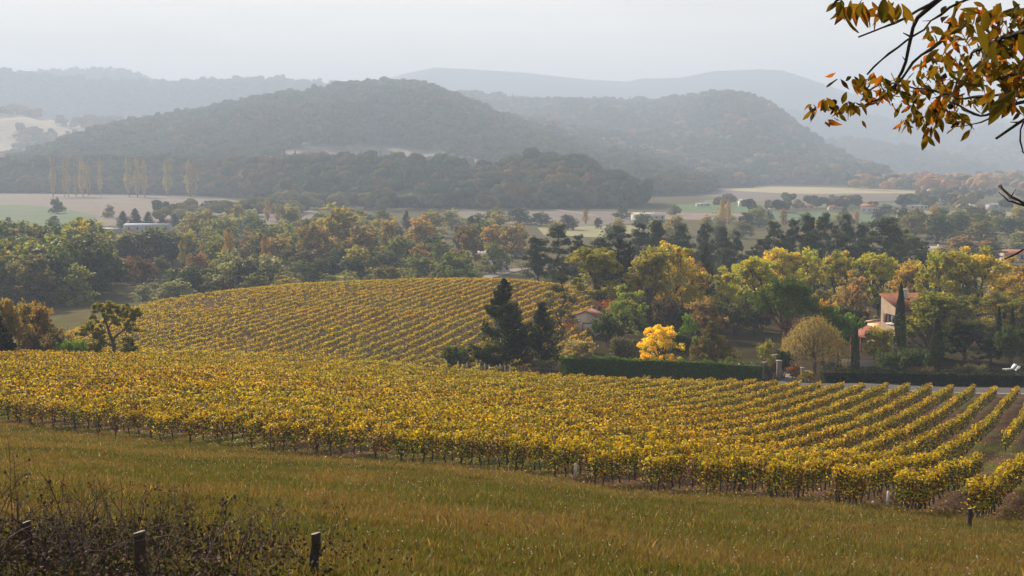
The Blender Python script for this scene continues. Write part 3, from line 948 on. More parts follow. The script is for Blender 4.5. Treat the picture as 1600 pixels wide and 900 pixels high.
TREES = []      # everything placed, for the labels
NAMES = {'oak': ('oak_tree', 'oak tree'), 'valley': ('broadleaf_tree', 'tree'), 'pine': ('pine_tree', 'pine'), 'open_pine': ('pine_tree', 'pine'),
         'stone_pine': ('stone_pine', 'umbrella pine'), 'spruce': ('spruce_tree', 'spruce'), 'dark_cedar': ('conifer_tree', 'conifer'),
         'cypress': ('cypress_tree', 'cypress'), 'poplar': ('poplar_tree', 'poplar'), 'bush': ('bush', 'bush'), 'low_bush': ('bush', 'bush'),
         'cone_bush': ('garden_tree', 'tree'), 'willow': ('willow_tree', 'willow tree'), 'sprig': ('sapling', 'sapling'), 'birch': ('garden_tree', 'tree')}
tr_rng = np.random.default_rng(99)
def put(kind, px, Y, top, wpx, col, label=None, var=None, group=None, z=None, cat=None, name=None, zone=None, cname=None):
    """a tree whose trunk stands at column px, distance Y, whose top reaches row `top`, crown wpx pixels wide"""
    L = LIB[kind]
    v = tr_rng.integers(0, len(L)) if var is None else var
    tm, cm, H, Wd = L[v]
    X = X_(px, Y)
    gz = float(zt(np.array([X]), np.array([Y]))[0]) if Y < 480 else VAL
    if z is not None: gz = z
    h = Zpy(top, Y) - gz
    w = wpx / F * Y
    nm, ct = NAMES[kind]
    e = bpy.data.objects.new(name or nm, None); COL.objects.link(e)
    e.empty_display_size = 0.5
    e.location = (X, Y, gz)
    e.rotation_euler = (0, 0, tr_rng.random() * 6.28)
    e.scale = (w / Wd, w / Wd, h / H)
    t = obj(tm.name.split('.')[0], tm, e)
    c = obj(cm.name.split('.')[0], cm, e)
    v_ = (1 + 0.08 * tr_rng.normal()) * (2.0 if kind == 'oak' else (1.4 if kind == 'valley' else 1.15))
    if kind == 'valley': col = (col[0] * .88, col[1] * 1.04, col[2])
    c.color = (col[0] * v_, col[1] * v_, col[2] * v_, 1)
    tagit(e, label, cat or ct, group)
    TREES.append(dict(o=e, px=px, Y=Y, label=label, kind=kind, zone=zone, cname=cname, h=h, top=top, w=wpx, ct=cat or ct))
    return e

# real leaf colours
C = dict(dkgreen=(0.028, 0.045, 0.018), green=(0.055, 0.085, 0.02), fresh=(0.10, 0.17, 0.025), olive=(0.11, 0.115, 0.028), gold=(0.265, 0.22, 0.03),
         ygreen=(0.20, 0.20, 0.03), yellow=(0.80, 0.62, 0.03), orange=(0.20, 0.125, 0.035), rust=(0.22, 0.085, 0.035), pale=(0.34, 0.28, 0.13),
         grey=(0.10, 0.10, 0.065), purple=(0.075, 0.06, 0.05), tan=(0.24, 0.17, 0.07), red=(0.25, 0.06, 0.03), pine=(0.045, 0.06, 0.026), straw=(0.30, 0.24, 0.10))

G1 = 'trees round the farmhouse garden'
# --- conifers and shrubs beside the fence
put('spruce', 787, 187, 437, 86, C['dkgreen'], 'tall dark spruce standing behind the white fence posts at the vineyard edge', 0, G1)
put('spruce', 848, 190, 474, 50, (0.022, 0.034, 0.018), 'dense blackish cone-shaped spruce next to the taller spruce', 1, G1)
put('open_pine', 876, 214, 418, 52, C['pine'], 'slender see-through pine with layered branches left of the stone hut', 0, G1)
put('bush', 712, 185, 541, 46, C['green'], 'rounded dark green bush where the fence posts begin', 0, G1)
put('sprig', 757, 186, 530, 42, C['olive'], 'thin half-bare small tree between the green bush and tall spruce', 0, G1)
put('sprig', 682, 184, 556, 26, C['gold'], 'small yellow sapling at the fence end under the hill vineyard', 0, G1)
put('bush', 905, 198, 531, 48, C['pale'], 'pale sprawling shrub just behind the left end of the long hedge', 1, G1)
put('sprig', 852, 184, 560, 30, C['grey'], 'grey thin shrub below the blackish spruce by the fence', 0, G1)
# --- wood behind the hut
GW = 'oaks and conifers of the wood behind the garden'
put('oak', 976, 224, 447, 68, (0.14, 0.17, 0.05), 'light green tree leaning against the right side of the stone hut', 0, G1)
put('bush', 951, 219, 490, 46, C['green'], 'dark green bush hiding the hut wall foot', 2, G1)
put('bush', 972, 193, 527, 44, C['grey'], 'grey leafless-looking shrub behind the hedge left of the bright yellow tree', 0, G1)
put('oak', 935, 262, 388, 92, (0.13, 0.13, 0.028), 'olive oak with a dark stem at the left end of the garden wood', 1, GW)
put('dark_cedar', 972, 268, 376, 62, (0.016, 0.024, 0.014), 'almost black tall conifer between two olive oaks above the hut', 0, GW)
put('oak', 1012, 258, 388, 82, (0.15, 0.14, 0.028), 'yellow-green oak right of the black conifer', 2, GW)
put('oak', 1055, 264, 381, 94, C['gold'], 'large golden-topped oak above the bright yellow tree', 3, GW)
put('oak', 1092, 270, 412, 44, C['orange'], 'small orange-brown oak on the right flank of the golden oak', 4, GW)
put('spruce', 1101, 292, 383, 34, C['pine'], 'narrow dark conifer poking up behind the golden oak', 0, GW)
put('oak', 1137, 258, 418, 74, C['ygreen'], 'yellow-green oak left of the umbrella pine', 0, GW)
put('oak', 1180, 264, 402, 88, C['ygreen'], 'yellow-green oak just behind the umbrella pine, left of its top', 1, GW)
put('oak', 1219, 285, 390, 82, C['gold'], 'golden oak whose top rises right above the umbrella pine', 2, GW)
put('oak', 1262, 292, 391, 78, C['ygreen'], 'yellow-green oak up the wood between umbrella pine and villa', 3, GW)
put('oak', 1303, 285, 393, 70, (0.17, 0.16, 0.03), 'olive oak topped with a spiky crown, up left of the villa roof', 4, GW)
put('oak', 1331, 262, 424, 62, (0.20, 0.14, 0.055), 'pinkish brown oak left of the villa roof', 0, GW)
put('oak', 1372, 280, 397, 74, C['ygreen'], 'yellow-green oak directly behind the villa roof', 1, GW)
put('oak', 1418, 290, 408, 66, (0.26, 0.19, 0.04), 'ochre oak behind the right end of the villa roof', 2, GW)
put('oak', 1468, 262, 392, 96, C['ygreen'], 'big yellow-green oak right above the villa', 3, GW)
put('oak', 1524, 258, 388, 108, (0.23, 0.20, 0.03), 'broad yellow oak towering over the two short cypresses', 4, GW)
put('oak', 1583, 264, 403, 92, (0.26, 0.185, 0.035), 'orange-gold oak at the right edge of the wood', 0, GW)
put('oak', 1640, 262, 400, 100, C['gold'], 'golden oak cut by the right edge of the view', 1, GW)
put('oak', 1452, 208, 458, 98, (0.12, 0.13, 0.028), 'green oak standing against the right side of the villa', 2, GW)
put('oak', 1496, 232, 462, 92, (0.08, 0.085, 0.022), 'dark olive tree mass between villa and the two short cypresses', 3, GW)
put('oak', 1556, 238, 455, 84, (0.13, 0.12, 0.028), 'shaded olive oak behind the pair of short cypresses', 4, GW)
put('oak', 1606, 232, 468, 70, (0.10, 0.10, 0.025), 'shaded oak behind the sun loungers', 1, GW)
# --- understory
put('bush', 1041, 240, 467, 42, C['purple'], 'round grey-purple bush at the shadowy foot of the golden oak', 0, G1)
put('bush', 1101, 236, 466, 52, C['tan'], 'brown-gold shrub above the cone-shaped olive tree', 1, G1)
put('bush', 1150, 243, 470, 60, (0.05, 0.06, 0.022), 'dark shrub in the shade left of the umbrella pine', 2, G1)
put('bush', 1186, 250, 474, 50, (0.05, 0.05, 0.025), 'dark undergrowth bush behind the umbrella pine trunk', 0, G1)
put('oak', 1075, 216, 492, 34, C['fresh'], 'small round bright green tree right of the bright yellow tree', 3, G1)
put('bush', 1064, 203, 520, 26, C['dkgreen'], 'small dark green bush touching the bright yellow tree', 1, G1)
put('stone_pine', 1225, 214, 434, 102, (0.09, 0.135, 0.02), 'umbrella pine with broad domed crown and reddish trunk', 0, G1)
put('birch', 1030, 196, 508, 70, C['yellow'], 'bright yellow tree glowing behind the long hedge', 0, G1)
put('cone_bush', 1112, 198, 503, 76, (0.15, 0.13, 0.04), 'olive-gold cone-shaped tree behind the long hedge', 0, G1)
put('willow', 1272, 192, 496, 98, C['straw'], 'pale straw-coloured weeping tree by the gate', 0, G1)
put('bush', 1312, 210, 480, 64, C['fresh'], 'bright green shrub left of the villa terrace', 2, G1)
put('bush', 1290, 216, 470, 40, (0.34, 0.22, 0.04), 'small golden shrub behind the bright green shrub', 0, G1)
put('cypress', 1336, 191, 509, 13, (0.035, 0.05, 0.02), 'short cypress standing by the terrace of the villa', 1, G1)
put('cypress', 1405, 200, 441, 18, (0.026, 0.04, 0.018), 'tall cypress standing in front of the villa wall', 0, G1)
put('cypress', 1463, 193, 494, 21, (0.05, 0.055, 0.022), 'stout brownish cypress right of the villa behind the right hedge', 1, G1)
put('cypress', 1559, 216, 478, 11, (0.03, 0.042, 0.02), 'left one of the two thin cypresses near the loungers', 0, G1)
put('cypress', 1580, 217, 479, 10, (0.03, 0.042, 0.02), 'right one of the two thin cypresses near the loungers', 0, G1)
put('bush', 1372, 206, 511, 44, (0.26, 0.24, 0.03), 'yellow-topped round shrub under the villa window', 1, G1)
put('low_bush', 1398, 193, 549, 56, (0.05, 0.075, 0.03), 'low spreading juniper at the foot of the tall cypress', 0, G1)
put('low_bush', 1437, 194, 543, 58, (0.055, 0.085, 0.035), 'low feathery juniper between the two front cypresses', 0, G1)
put('bush', 1577, 206, 507, 38, C['green'], 'round green bush below the two thin cypresses', 2, G1)
put('bush', 1603, 208, 510, 34, C['green'], 'green bush cut by the right edge above the loungers', 0, G1)
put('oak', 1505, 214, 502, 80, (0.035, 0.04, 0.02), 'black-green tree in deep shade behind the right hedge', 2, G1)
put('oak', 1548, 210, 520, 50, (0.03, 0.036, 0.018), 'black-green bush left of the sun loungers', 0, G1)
put('low_bush', 1515, 191, 569, 56, C['grey'], 'grey lavender clump on top of the right hedge line', 0, G1)
put('low_bush', 1438, 190, 573, 44, (0.16, 0.12, 0.08), 'brownish seed-head clump behind the right hedge', 0, G1)
put('sprig', 1197, 200, 531, 26, C['ygreen'], 'small airy yellow-green sapling on the sunny lawn', 0, G1)
put('bush', 1243, 184, 571, 26, C['rust'], 'rusty red shrub between the gate pillars', 1, G1)
put('bush', 1204, 186, 556, 26, (0.16, 0.15, 0.05), 'flowering shrub at the right end of the long hedge', 2, G1)
put('bush', 1260, 181, 580, 24, C['gold'], 'orange-yellow shrub beneath the weeping tree', 0, G1)
put('bush', 1222, 187, 548, 30, C['dkgreen'], 'dark ivy bush against the gate wall', 0, G1)
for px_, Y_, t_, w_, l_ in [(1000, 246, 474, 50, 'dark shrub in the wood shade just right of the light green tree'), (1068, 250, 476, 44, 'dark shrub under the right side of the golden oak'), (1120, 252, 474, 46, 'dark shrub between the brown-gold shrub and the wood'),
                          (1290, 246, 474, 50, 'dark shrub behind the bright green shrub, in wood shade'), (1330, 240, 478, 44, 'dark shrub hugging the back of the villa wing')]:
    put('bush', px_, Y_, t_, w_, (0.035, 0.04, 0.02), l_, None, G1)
# --- pines on the ridge behind
GPN = 'pines behind the garden wood'
for a in [
 ('pine', 838, 338, 371, 44, 0, 'lone see-through pine beside the valley lane'), ('pine', 872, 348, 352, 52, 1, 'tallest pine at the left of the pine belt'),
 ('pine', 903, 352, 368, 44, 3, 'thin pine just right of the tallest left pine'), ('pine', 938, 356, 372, 44, 0, 'low pine behind the first olive oak'),
 ('pine', 968, 372, 354, 50, 1, 'flat-topped pine left of the pine hump'), ('pine', 1000, 380, 349, 52, 3, 'broad pine on the hump above the black conifer'),
 ('pine', 1026, 384, 345, 44, 2, 'topmost pine of the left pine hump'), ('pine', 1063, 388, 351, 42, 2, 'umbrella-shaped pine standing alone in the middle of the belt'),
 ('pine', 1100, 392, 350, 38, 0, 'first of three even pines right of the belt middle'), ('pine', 1127, 396, 355, 36, 2, 'second of three even pines right of the belt middle'),
 ('pine', 1151, 396, 362, 30, 3, 'third of three even pines right of the belt middle'), ('pine', 1187, 392, 374, 36, 1, 'low pine left of the dark pine block'),
 ('pine', 1208, 388, 347, 40, 1, 'leftmost pine of the dark pine block'), ('pine', 1237, 386, 344, 42, 3, 'second pine of the dark pine block'),
 ('pine', 1262, 384, 337, 40, 0, 'pointed pine in the left half of the dark block'), ('pine', 1288, 384, 334, 44, 1, 'topmost pine of the dark pine block'),
 ('pine', 1322, 386, 336, 42, 3, 'tall pine right of the topmost one'), ('pine', 1345, 390, 350, 38, 0, 'lower pine behind the big flat pine'),
 ('pine', 1383, 376, 341, 76, 2, 'big flat-layered pine above the villa roof'), ('pine', 1425, 384, 372, 46, 1, 'drooping pine right of the big flat pine'),
 ('pine', 1444, 390, 378, 34, 3, 'last low pine at the right of the block')]:
    put(a[0], a[1], a[2], a[3], a[4], C['pine'], a[6], a[5], GPN)
for i, (px, Y, top, w) in enumerate([(1220, 360, 366, 50), (1265, 362, 364, 52), (1312, 360, 366, 52), (1350, 358, 372, 46), (1400, 356, 382, 50), (1440, 356, 392, 44), (920, 335, 385, 36), (1135, 350, 388, 40), (1170, 350, 392, 40)]):
    put('pine', px, Y, top, w, C['pine'], None, None, 'lower pines in front of the pine belt', zone='lower belt of pines', cname='dark')
# --- big oak and bushes at the left below the crest
def big_oak():
    r = np.random.default_rng(5)
    Y = 172.0; X = X_(178, Y); gz = float(zt(np.array([X]), np.array([Y]))[0])
    e = bpy.data.objects.new('oak_tree', None); COL.objects.link(e); e.location = (X, Y, gz)
    k = Y / F
    zc = lambda py: Zpy(py, Y) - gz
    tr, cr_ = MB(), MB()
    bc = (0.085, 0.065, 0.05)
    def q(px, py, d=0.0): return ((px - 178) * k, d, zc(py))
    limb(tr, r, (0, 0, -1), q(176, 530), 0.30, 0.24, 5, 0, 8, bc)
    limb(tr, r, q(176, 530), q(166, 505, .3), 0.20, 0.14, 5, 0, 7, bc); limb(tr, r, q(166, 505, .3), q(163, 480, .3), 0.14, 0.06, 5, 0, 6, bc)
    limb(tr, r, q(176, 532), q(196, 515, -.4), 0.16, 0.11, 5, 0, 7, bc); limb(tr, r, q(196, 515, -.4), q(214, 492, -.5), 0.11, 0.05, 5, 0, 6, bc)
    limb(tr, r, q(175, 540), q(150, 528, .5), 0.13, 0.05, 5, 0, 6, bc); limb(tr, r, q(171, 512), q(182, 490, .8), 0.09, 0.04, 5, 0, 6, bc)
    lobes = [(158, 484, .3, 13), (150, 490, -.5, 9), (172, 482, .2, 12), (185, 490, .8, 12), (197, 484, 0, 10), (212, 488, -.4, 12), (222, 491, -.6, 9), (206, 498, .5, 9),
             (135, 517, .6, 12), (150, 524, .4, 12), (163, 532, -.3, 10), (125, 525, .3, 8), (205, 530, -.4, 8), (212, 515, -.5, 8), (185, 503, 1.2, 8), (200, 540, 0, 8), (178, 495, -1, 10), (167, 497, .8, 9), (193, 499, -1.1, 9), (149, 506, .2, 9), (203, 512, .4, 9), (160, 518, -.8, 8)]
    LB = []
    for px, py, d, rr in lobes:
        LB.append(q(px, py, d * 2) + (rr * k * 1.15,))
        for _ in range(5):
            ee = np.array(LB[-1][:3]) + rand_dirs(r, 1)[0] * rr * k * 0.8
            limb(tr, r, LB[-1][:3], ee, 0.03, 0.01, 4, 0, 4, bc)
    limb(tr, r, q(166, 505, .3), LB[2][:3], 0.07, 0.03, 4, 0, 5, bc); limb(tr, r, q(150, 528, .5), LB[8][:3], 0.06, 0.02, 4, 0, 5, bc)
    limb(tr, r, q(196, 515, -.4), LB[13][:3], 0.05, 0.02, 4, 0, 5, bc); limb(tr, r, q(196, 515, -.4), LB[12][:3], 0.05, 0.02, 4, 0, 5, bc)
    nodes = [q(176, 530), q(166, 505, .3), q(163, 480, .3), q(196, 515, -.4), q(214, 492, -.5), q(150, 528, .5), q(182, 490, .8)]
    for L in LB:
        nn = min(nodes, key=lambda a: sum((a[i] - L[i]) ** 2 for i in range(3)))
        limb(tr, r, nn, L[:3], 0.05, 0.02, 4, 0, 5, bc)
    pts, hue = clump_points(r, LB, 11000, 16, (0.3, 1.0), 0.34, 0.85)
    leaf_quads(cr_, r, pts, 0.26, col=crown_colour(r, hue, len(pts)))
    tr.build('trunk', M_BARK, e, True)
    c = cr_.build('crown', M_LEAF, e); c.color = (0.20, 0.20, 0.04, 1)
    tagit(e, 'gnarled spreading oak with a forked trunk on the near vineyard crest', 'oak tree')
big_oak()
GL = 'thicket at the left below the crest'
put('bush', 20, 175, 468, 62, (0.22, 0.17, 0.055), 'tall golden-grey thicket tree at the far left below the crest', 0, GL)
put('bush', 62, 180, 474, 54, (0.24, 0.16, 0.06), 'rounded brown-gold thicket bush right of the tallest one', 1, GL)
put('bush', -22, 172, 475, 60, (0.18, 0.15, 0.06), 'thicket bush cut by the left edge of the view', 2, GL)
put('bush', 60, 170, 520, 50, (0.14, 0.10, 0.06), 'brownish low bush in front of the golden thicket', 0, GL)
put('bush', 86, 168, 514, 46, (0.15, 0.115, 0.055), 'low tan bush at the right end of the thicket', 2, GL)
put('low_bush', 110, 166, 530, 44, C['fresh'], 'light green low shrub left of the forked oak', 0, GL)
put('bush', 202, 176, 527, 26, C['green'], 'small green bush right of the forked oak trunk', 1, GL)
put('low_bush', 140, 170, 535, 40, C['olive'], 'low olive shrub under the forked oak', 0, GL)
# ------------------------------------------------------------------ valley trees
GV = 'trees in the valley'
fill_rng = np.random.default_rng(2024)
def vt(px, base, top, w, col, label, kind='valley', var=None, name=None):
    Y = (CAMZ - VAL) * F / (base - 250.0)
    return put(kind, px, Y, top, w, col, label, var, GV, name=name)
B = 'brown'
vt(520, 405, 321, 112, (0.27, 0.195, 0.055), 'largest rounded golden-brown tree in the valley, its lower slope facing the vineyard', var=0)
vt(488, 418, 350, 66, (0.20, 0.13, 0.05), 'brown-olive tree against the left flank of the largest valley tree', var=1)
vt(566, 412, 352, 64, (0.22, 0.14, 0.05), 'golden-brown tree against the right flank of the largest valley tree', var=2)
vt(612, 400, 341, 42, (0.24, 0.15, 0.05), 'narrower of two domed golden trees right of the largest valley tree', var=3)
vt(655, 398, 338, 56, (0.27, 0.17, 0.055), 'wider of two domed golden trees right of the largest valley tree', var=4)
vt(658, 425, 381, 40, (0.26, 0.145, 0.04), 'bright orange small tree just behind the hill vineyard skyline', var=0)
vt(616, 428, 372, 46, C['olive'], 'olive tree below the two domed golden trees', var=1)
vt(732, 418, 354, 50, (0.16, 0.10, 0.04), 'rust-topped tree beside the pale house by the lane', var=2)
vt(720, 400, 349, 26, C['purple'], 'dark plum tree behind the rust-topped one', var=3)
vt(770, 400, 352, 52, (0.30, 0.18, 0.05), 'golden orange tree left of the tall left pine', var=4)
vt(805, 402, 349, 62, (0.26, 0.16, 0.06), 'salmon orange tree touching the pine by the lane', var=0)
vt(772, 428, 380, 44, (0.13, 0.13, 0.04), 'green tree overhanging the pale house by the lane', var=1)
vt(600, 436, 392, 58, C['grey'], 'grey-green tree right behind the hill crest', var=2)
vt(655, 440, 398, 60, (0.13, 0.14, 0.04), 'mixed green tree standing behind the lone dark pole tree', var=3)
vt(510, 440, 402, 70, (0.06, 0.08, 0.03), 'dark green spreading tree low behind the hill crest', var=4)
vt(470, 442, 408, 56, (0.10, 0.11, 0.04), 'moss green tree low behind the hill crest', var=0)
vt(555, 440, 404, 60, (0.05, 0.06, 0.03), 'dark pine-like tree low behind the hill crest', var=1)
vt(358, 425, 356, 20, (0.26, 0.185, 0.06), 'orange-brown column poplar, the stoutest in the valley wood', 'poplar', 0)
vt(415, 425, 367, 17, (0.26, 0.175, 0.06), 'second orange-brown column poplar, nearer the big golden tree', 'poplar', 1)
vt(286, 420, 370, 14, (0.20, 0.17, 0.07), 'olive-grey column poplar in the left valley wood', 'poplar', 2)
vt(316, 416, 378, 9, (0.30, 0.2, 0.08), 'thin pale poplar between the olive and the stout orange one', 'poplar', 0)
vt(372, 402, 374, 9, C['dkgreen'], 'small blue-green conifer next to the stout orange poplar', 'spruce', 0)
vt(310, 432, 397, 44, (0.20, 0.10, 0.04), 'red-orange domed tree in the left valley wood', var=2)
vt(222, 445, 402, 50, (0.12, 0.055, 0.042), 'wine-red tree at the right edge of the green wood', var=3)
vt(250, 438, 400, 34, C['grey'], 'grey-green tree between the wine-red and red-orange trees', var=4)
vt(120, 480, 414, 62, (0.19, 0.18, 0.045), 'yellow-green tree at the front edge of the left wood', var=0)
vt(240, 415, 362, 80, (0.032, 0.042, 0.022), 'dark pine group crown below the long grey barn', var=1)
vt(205, 418, 368, 60, (0.032, 0.042, 0.022), 'dark evergreen left of the barn yard', var=2)
vt(270, 412, 366, 46, (0.032, 0.042, 0.022), 'dark evergreen right of the barn yard', var=3)
vt(88, 333, 309, 24, (0.07, 0.08, 0.03), 'single round tree standing in the green and brown field', var=4)
vt(170, 340, 320, 20, (0.17, 0.14, 0.09), 'faint leafless-looking tree in the brown field', var=0)
vt(84, 350, 337, 18, (0.04, 0.06, 0.03), 'round dark tree between two white specks by the green field', var=1)
vt(13, 350, 339, 11, (0.04, 0.05, 0.03), 'tiny dark tree at the corner of the green field', var=2)
vt(418, 345, 310, 12, (0.26, 0.2, 0.09), 'pale feathery poplar in front of the far brown field', 'poplar', 0)
vt(434, 348, 318, 10, (0.24, 0.19, 0.09), 'thin pale poplar beside the feathery one', 'poplar', 1)
vt(372, 352, 316, 22, (0.30, 0.22, 0.07), 'yellowish loose tree before the far brown field', var=3)
for i, (px, top, w) in enumerate([(83, 240, 6), (101, 246, 5), (107, 246, 5), (119, 250, 4), (129, 246, 6), (138, 252, 6), (157, 241, 5), (201, 242, 10), (215, 243, 8), (226, 248, 7), (262, 250, 8), (298, 248, 12), (304, 255, 7), (378, 266, 8), (386, 272, 8), (455, 266, 11), (513, 280, 6), (528, 281, 9), (444, 286, 6)]):
    put('poplar', px, 1420, top, w * fill_rng.uniform(1.0, 1.9), (0.25, 0.205, 0.10), None, None, 'far poplars in front of the wooded hill', zone='line of far poplars below the wooded hill', cname='pale', z=VAL)
for px, top, w, lab in [(1128, 311, 9, 'left one of twin pale poplars in the middle of the plain'), (1138, 311, 9, 'right one of twin pale poplars in the middle of the plain')]:
    vt(px, 350, top, w, (0.34, 0.26, 0.12), lab, 'poplar')
vt(915, 350, 324, 10, (0.34, 0.24, 0.12), 'pale orange poplar before the white-roofed farm', 'poplar', 2)
vt(1338, 350, 331, 11, (0.36, 0.22, 0.11), 'pale orange bushy poplar below the white house', 'poplar', 1)
vt(1225, 352, 326, 14, (0.30, 0.2, 0.10), 'pale brown tree left of the dark pine block tip', var=1)
vt(1468, 380, 336, 50, (0.06, 0.08, 0.04), 'large blue-green tree in the right valley', var=2)
vt(1425, 378, 330, 46, (0.22, 0.17, 0.08), 'tan tree left of the large blue-green one', var=3)
vt(1458, 366, 320, 24, (0.30, 0.2, 0.1), 'pale tan pointed tree above the large blue-green one', var=4)
vt(1505, 400, 368, 60, (0.30, 0.165, 0.085), 'salmon-orange tree between the white and red-roofed houses', var=0)
vt(1535, 400, 376, 40, (0.28, 0.16, 0.08), 'smaller salmon tree right of the salmon-orange one', var=1)
vt(1548, 412, 380, 38, C['pine'], 'dark pine standing in front of the salmon trees', 'pine', 2)
vt(1512, 408, 378, 34, C['pine'], 'dark low pine left of the other in front of salmon trees', 'pine', 0)
vt(1470, 414, 388, 24, C['dkgreen'], 'small dark tree hiding the foot of the white valley house', var=2)
vt(1580, 370, 338, 60, (0.07, 0.09, 0.045), 'grey-green tree at the right end of the valley', var=3)
vt(1300, 316, 304, 14, (0.04, 0.055, 0.03), 'round dark tree rising over the far village row', var=4)
vt(1320, 334, 320, 9, (0.04, 0.055, 0.03), 'dark conifer left of the white house', 'spruce', 0)
vt(1382, 334, 319, 30, (0.04, 0.055, 0.035), 'dark tree clump right of the white house', var=0)
vt(1440, 320, 303, 26, (0.045, 0.06, 0.035), 'dark tree clump left of the far grey house', var=1)
vt(1490, 322, 303, 36, (0.05, 0.065, 0.035), 'dark green clump behind the far white gable', var=2)
vt(845, 352, 331, 36, (0.045, 0.06, 0.035), 'dark grove tree at the left edge of the plain', var=3)
vt(812, 350, 323, 40, (0.05, 0.065, 0.04), 'blue-grey grove tree by the pale lane', var=4)
vt(972, 341, 319, 28, (0.06, 0.075, 0.04), 'grey-green tree left of the white-roofed farm', var=0)
vt(1053, 336, 320, 22, (0.14, 0.14, 0.06), 'pale green tree right of the white-roofed farm', var=1)
vt(935, 357, 340, 14, (0.07, 0.075, 0.045), 'single grey tree in the plain below the farm', var=2)
vt(635, 360, 328, 14, (0.04, 0.05, 0.03), 'dark conifer on the far side of the golden trees', 'spruce', 0)
vt(192, 355, 330, 18, C['dkgreen'], 'leftmost dark conifer above the barn roof', 'spruce', 1)
vt(211, 353, 326, 20, C['dkgreen'], 'tallest dark conifer above the barn roof', 'spruce', 1)
vt(232, 353, 331, 18, C['dkgreen'], 'dark conifer right of the tallest above the barn', 'spruce', 1)
for px, top in ((255, 336), (272, 334), (288, 335), (308, 335), (322, 336), (345, 339)):
    put('spruce', px, 800, top, 17, C['dkgreen'], None, 1, GV, z=VAL, zone='dark conifer hedge beyond the barn', cname='small dark')

COLN = [((0.05, 0.06, 0.028), 'dark green'), ((0.10, 0.11, 0.035), 'moss green'), ((0.16, 0.15, 0.045), 'yellowish green'), ((0.27, 0.20, 0.05), 'golden'),
        ((0.24, 0.155, 0.055), 'orange'), ((0.15, 0.12, 0.055), 'brown'), ((0.15, 0.075, 0.045), 'reddish'), ((0.22, 0.20, 0.12), 'pale grey-green'), ((0.085, 0.07, 0.06), 'purple-grey')]
def fill(zone, n, pxr, Yr, hr, wts, spacing, blocked=None, grow=1.0, name=None, cat=None):
    pts = [(t['px'], t['Y']) for t in TREES]
    xs = [((px - 800) / F * Y, Y) for px, Y in pts]
    k = 0; tries = 0
    w_ = np.array(wts, float); w_ /= w_.sum()
    while k < n and tries < 6000:
        tries += 1
        Y = fill_rng.uniform(*Yr); px = fill_rng.uniform(*pxr)
        x = (px - 800) / F * Y
        sp = spacing * fill_rng.uniform(0.85, 1.2)
        if any((x - a) ** 2 + (Y - b) ** 2 < sp * sp for a, b in xs): continue
        py = 250 + (CAMZ - VAL) / Y * F
        if blocked and blocked(px, py, Y): continue
        h = fill_rng.uniform(*hr)
        wd = h * fill_rng.uniform(0.75, 1.15) * grow
        tp_ = 250 + (CAMZ - VAL - h) / Y * F; wp_ = wd / Y * F
        if any(t['label'] and t['Y'] > Y and abs(t['px'] - px) < (t['w'] + wp_) * .38 and tp_ < t['top'] + .5 * t['h'] / t['Y'] * F for t in TREES): continue
        ci = fill_rng.choice(len(COLN), p=w_)
        c, cn = COLN[ci]
        j = fill_rng.uniform(0.85, 1.15)
        top = 250 + (CAMZ - VAL - h) / Y * F
        kind = 'valley'
        put(kind, px, Y, top, wd / Y * F, (c[0] * j, c[1] * j, c[2]), None, None, GV, z=VAL, zone=zone, cname=cn, name=name, cat=cat)
        xs.append((x, Y)); k += 1
    return k
#            dk moss ygr gold orng brwn red pale purp
fill('left green wood', 60, (-60, 185), (352, 520), (12.5, 17), (6, 6, 3.5, 1.6, 0.2, 1.2, 0.1, 0, 1), 9.0, grow=1.15)
fill('wood behind the hill vineyard', 68, (190, 720), (375, 560), (8.5, 12), (4, 5, 4, 2.2, .8, 1, .5, 2, 1), 9.5, lambda px, py, Y: (px > 690 and py < 440) , grow=1.15)
fill('scrub along the hill vineyard', 42, (188, 730), (362, 450), (4.5, 7.5), (3, 4, 3, 1.5, .4, 1, .3, 1, .5), 6.5, lambda px, py, Y: px < 225 and py > 455, grow=1.5, name='valley_bush', cat='bush')
fill('misty middle wood', 48, (170, 800), (565, 780), (8, 13), (2.5, 3.5, 4, 3, 1, 1, 0.3, 3, 0.5), 15.0, lambda px, py, Y: (150 < px < 290 and py > 352 and py < 385), grow=1.3)
far_mb = MB()
def far_grove(n, pxr, Yr, hr, cols, blocked=None):
    Y = fill_rng.uniform(Yr[0], Yr[1], n); px = fill_rng.uniform(pxr[0], pxr[1], n)
    py = 250 + (CAMZ - VAL) / Y * F
    k = np.ones(n, bool) if blocked is None else ~np.array([bool(blocked(a, b)) for a, b in zip(px, py)])
    k &= vnoise(px / 22, Y / 90, 4) > .42
    Y, px = Y[k], px[k]; n = len(Y)
    cols = np.array(cols)
    h = fill_rng.uniform(hr[0], hr[1], n)
    scatter_far(far_mb, 'round', np.stack([(px - 800) / F * Y, Y, np.full(n, VAL - .5)], 1), h * 1.35, h, cols[fill_rng.integers(0, len(cols), n)])
far_grove(150, (230, 820), (1000, 1150), (8, 13), [(0.05, 0.06, 0.03), (0.10, 0.10, 0.04), (0.16, 0.14, 0.05), (0.2, 0.18, 0.09)], lambda px, py: px < 400)

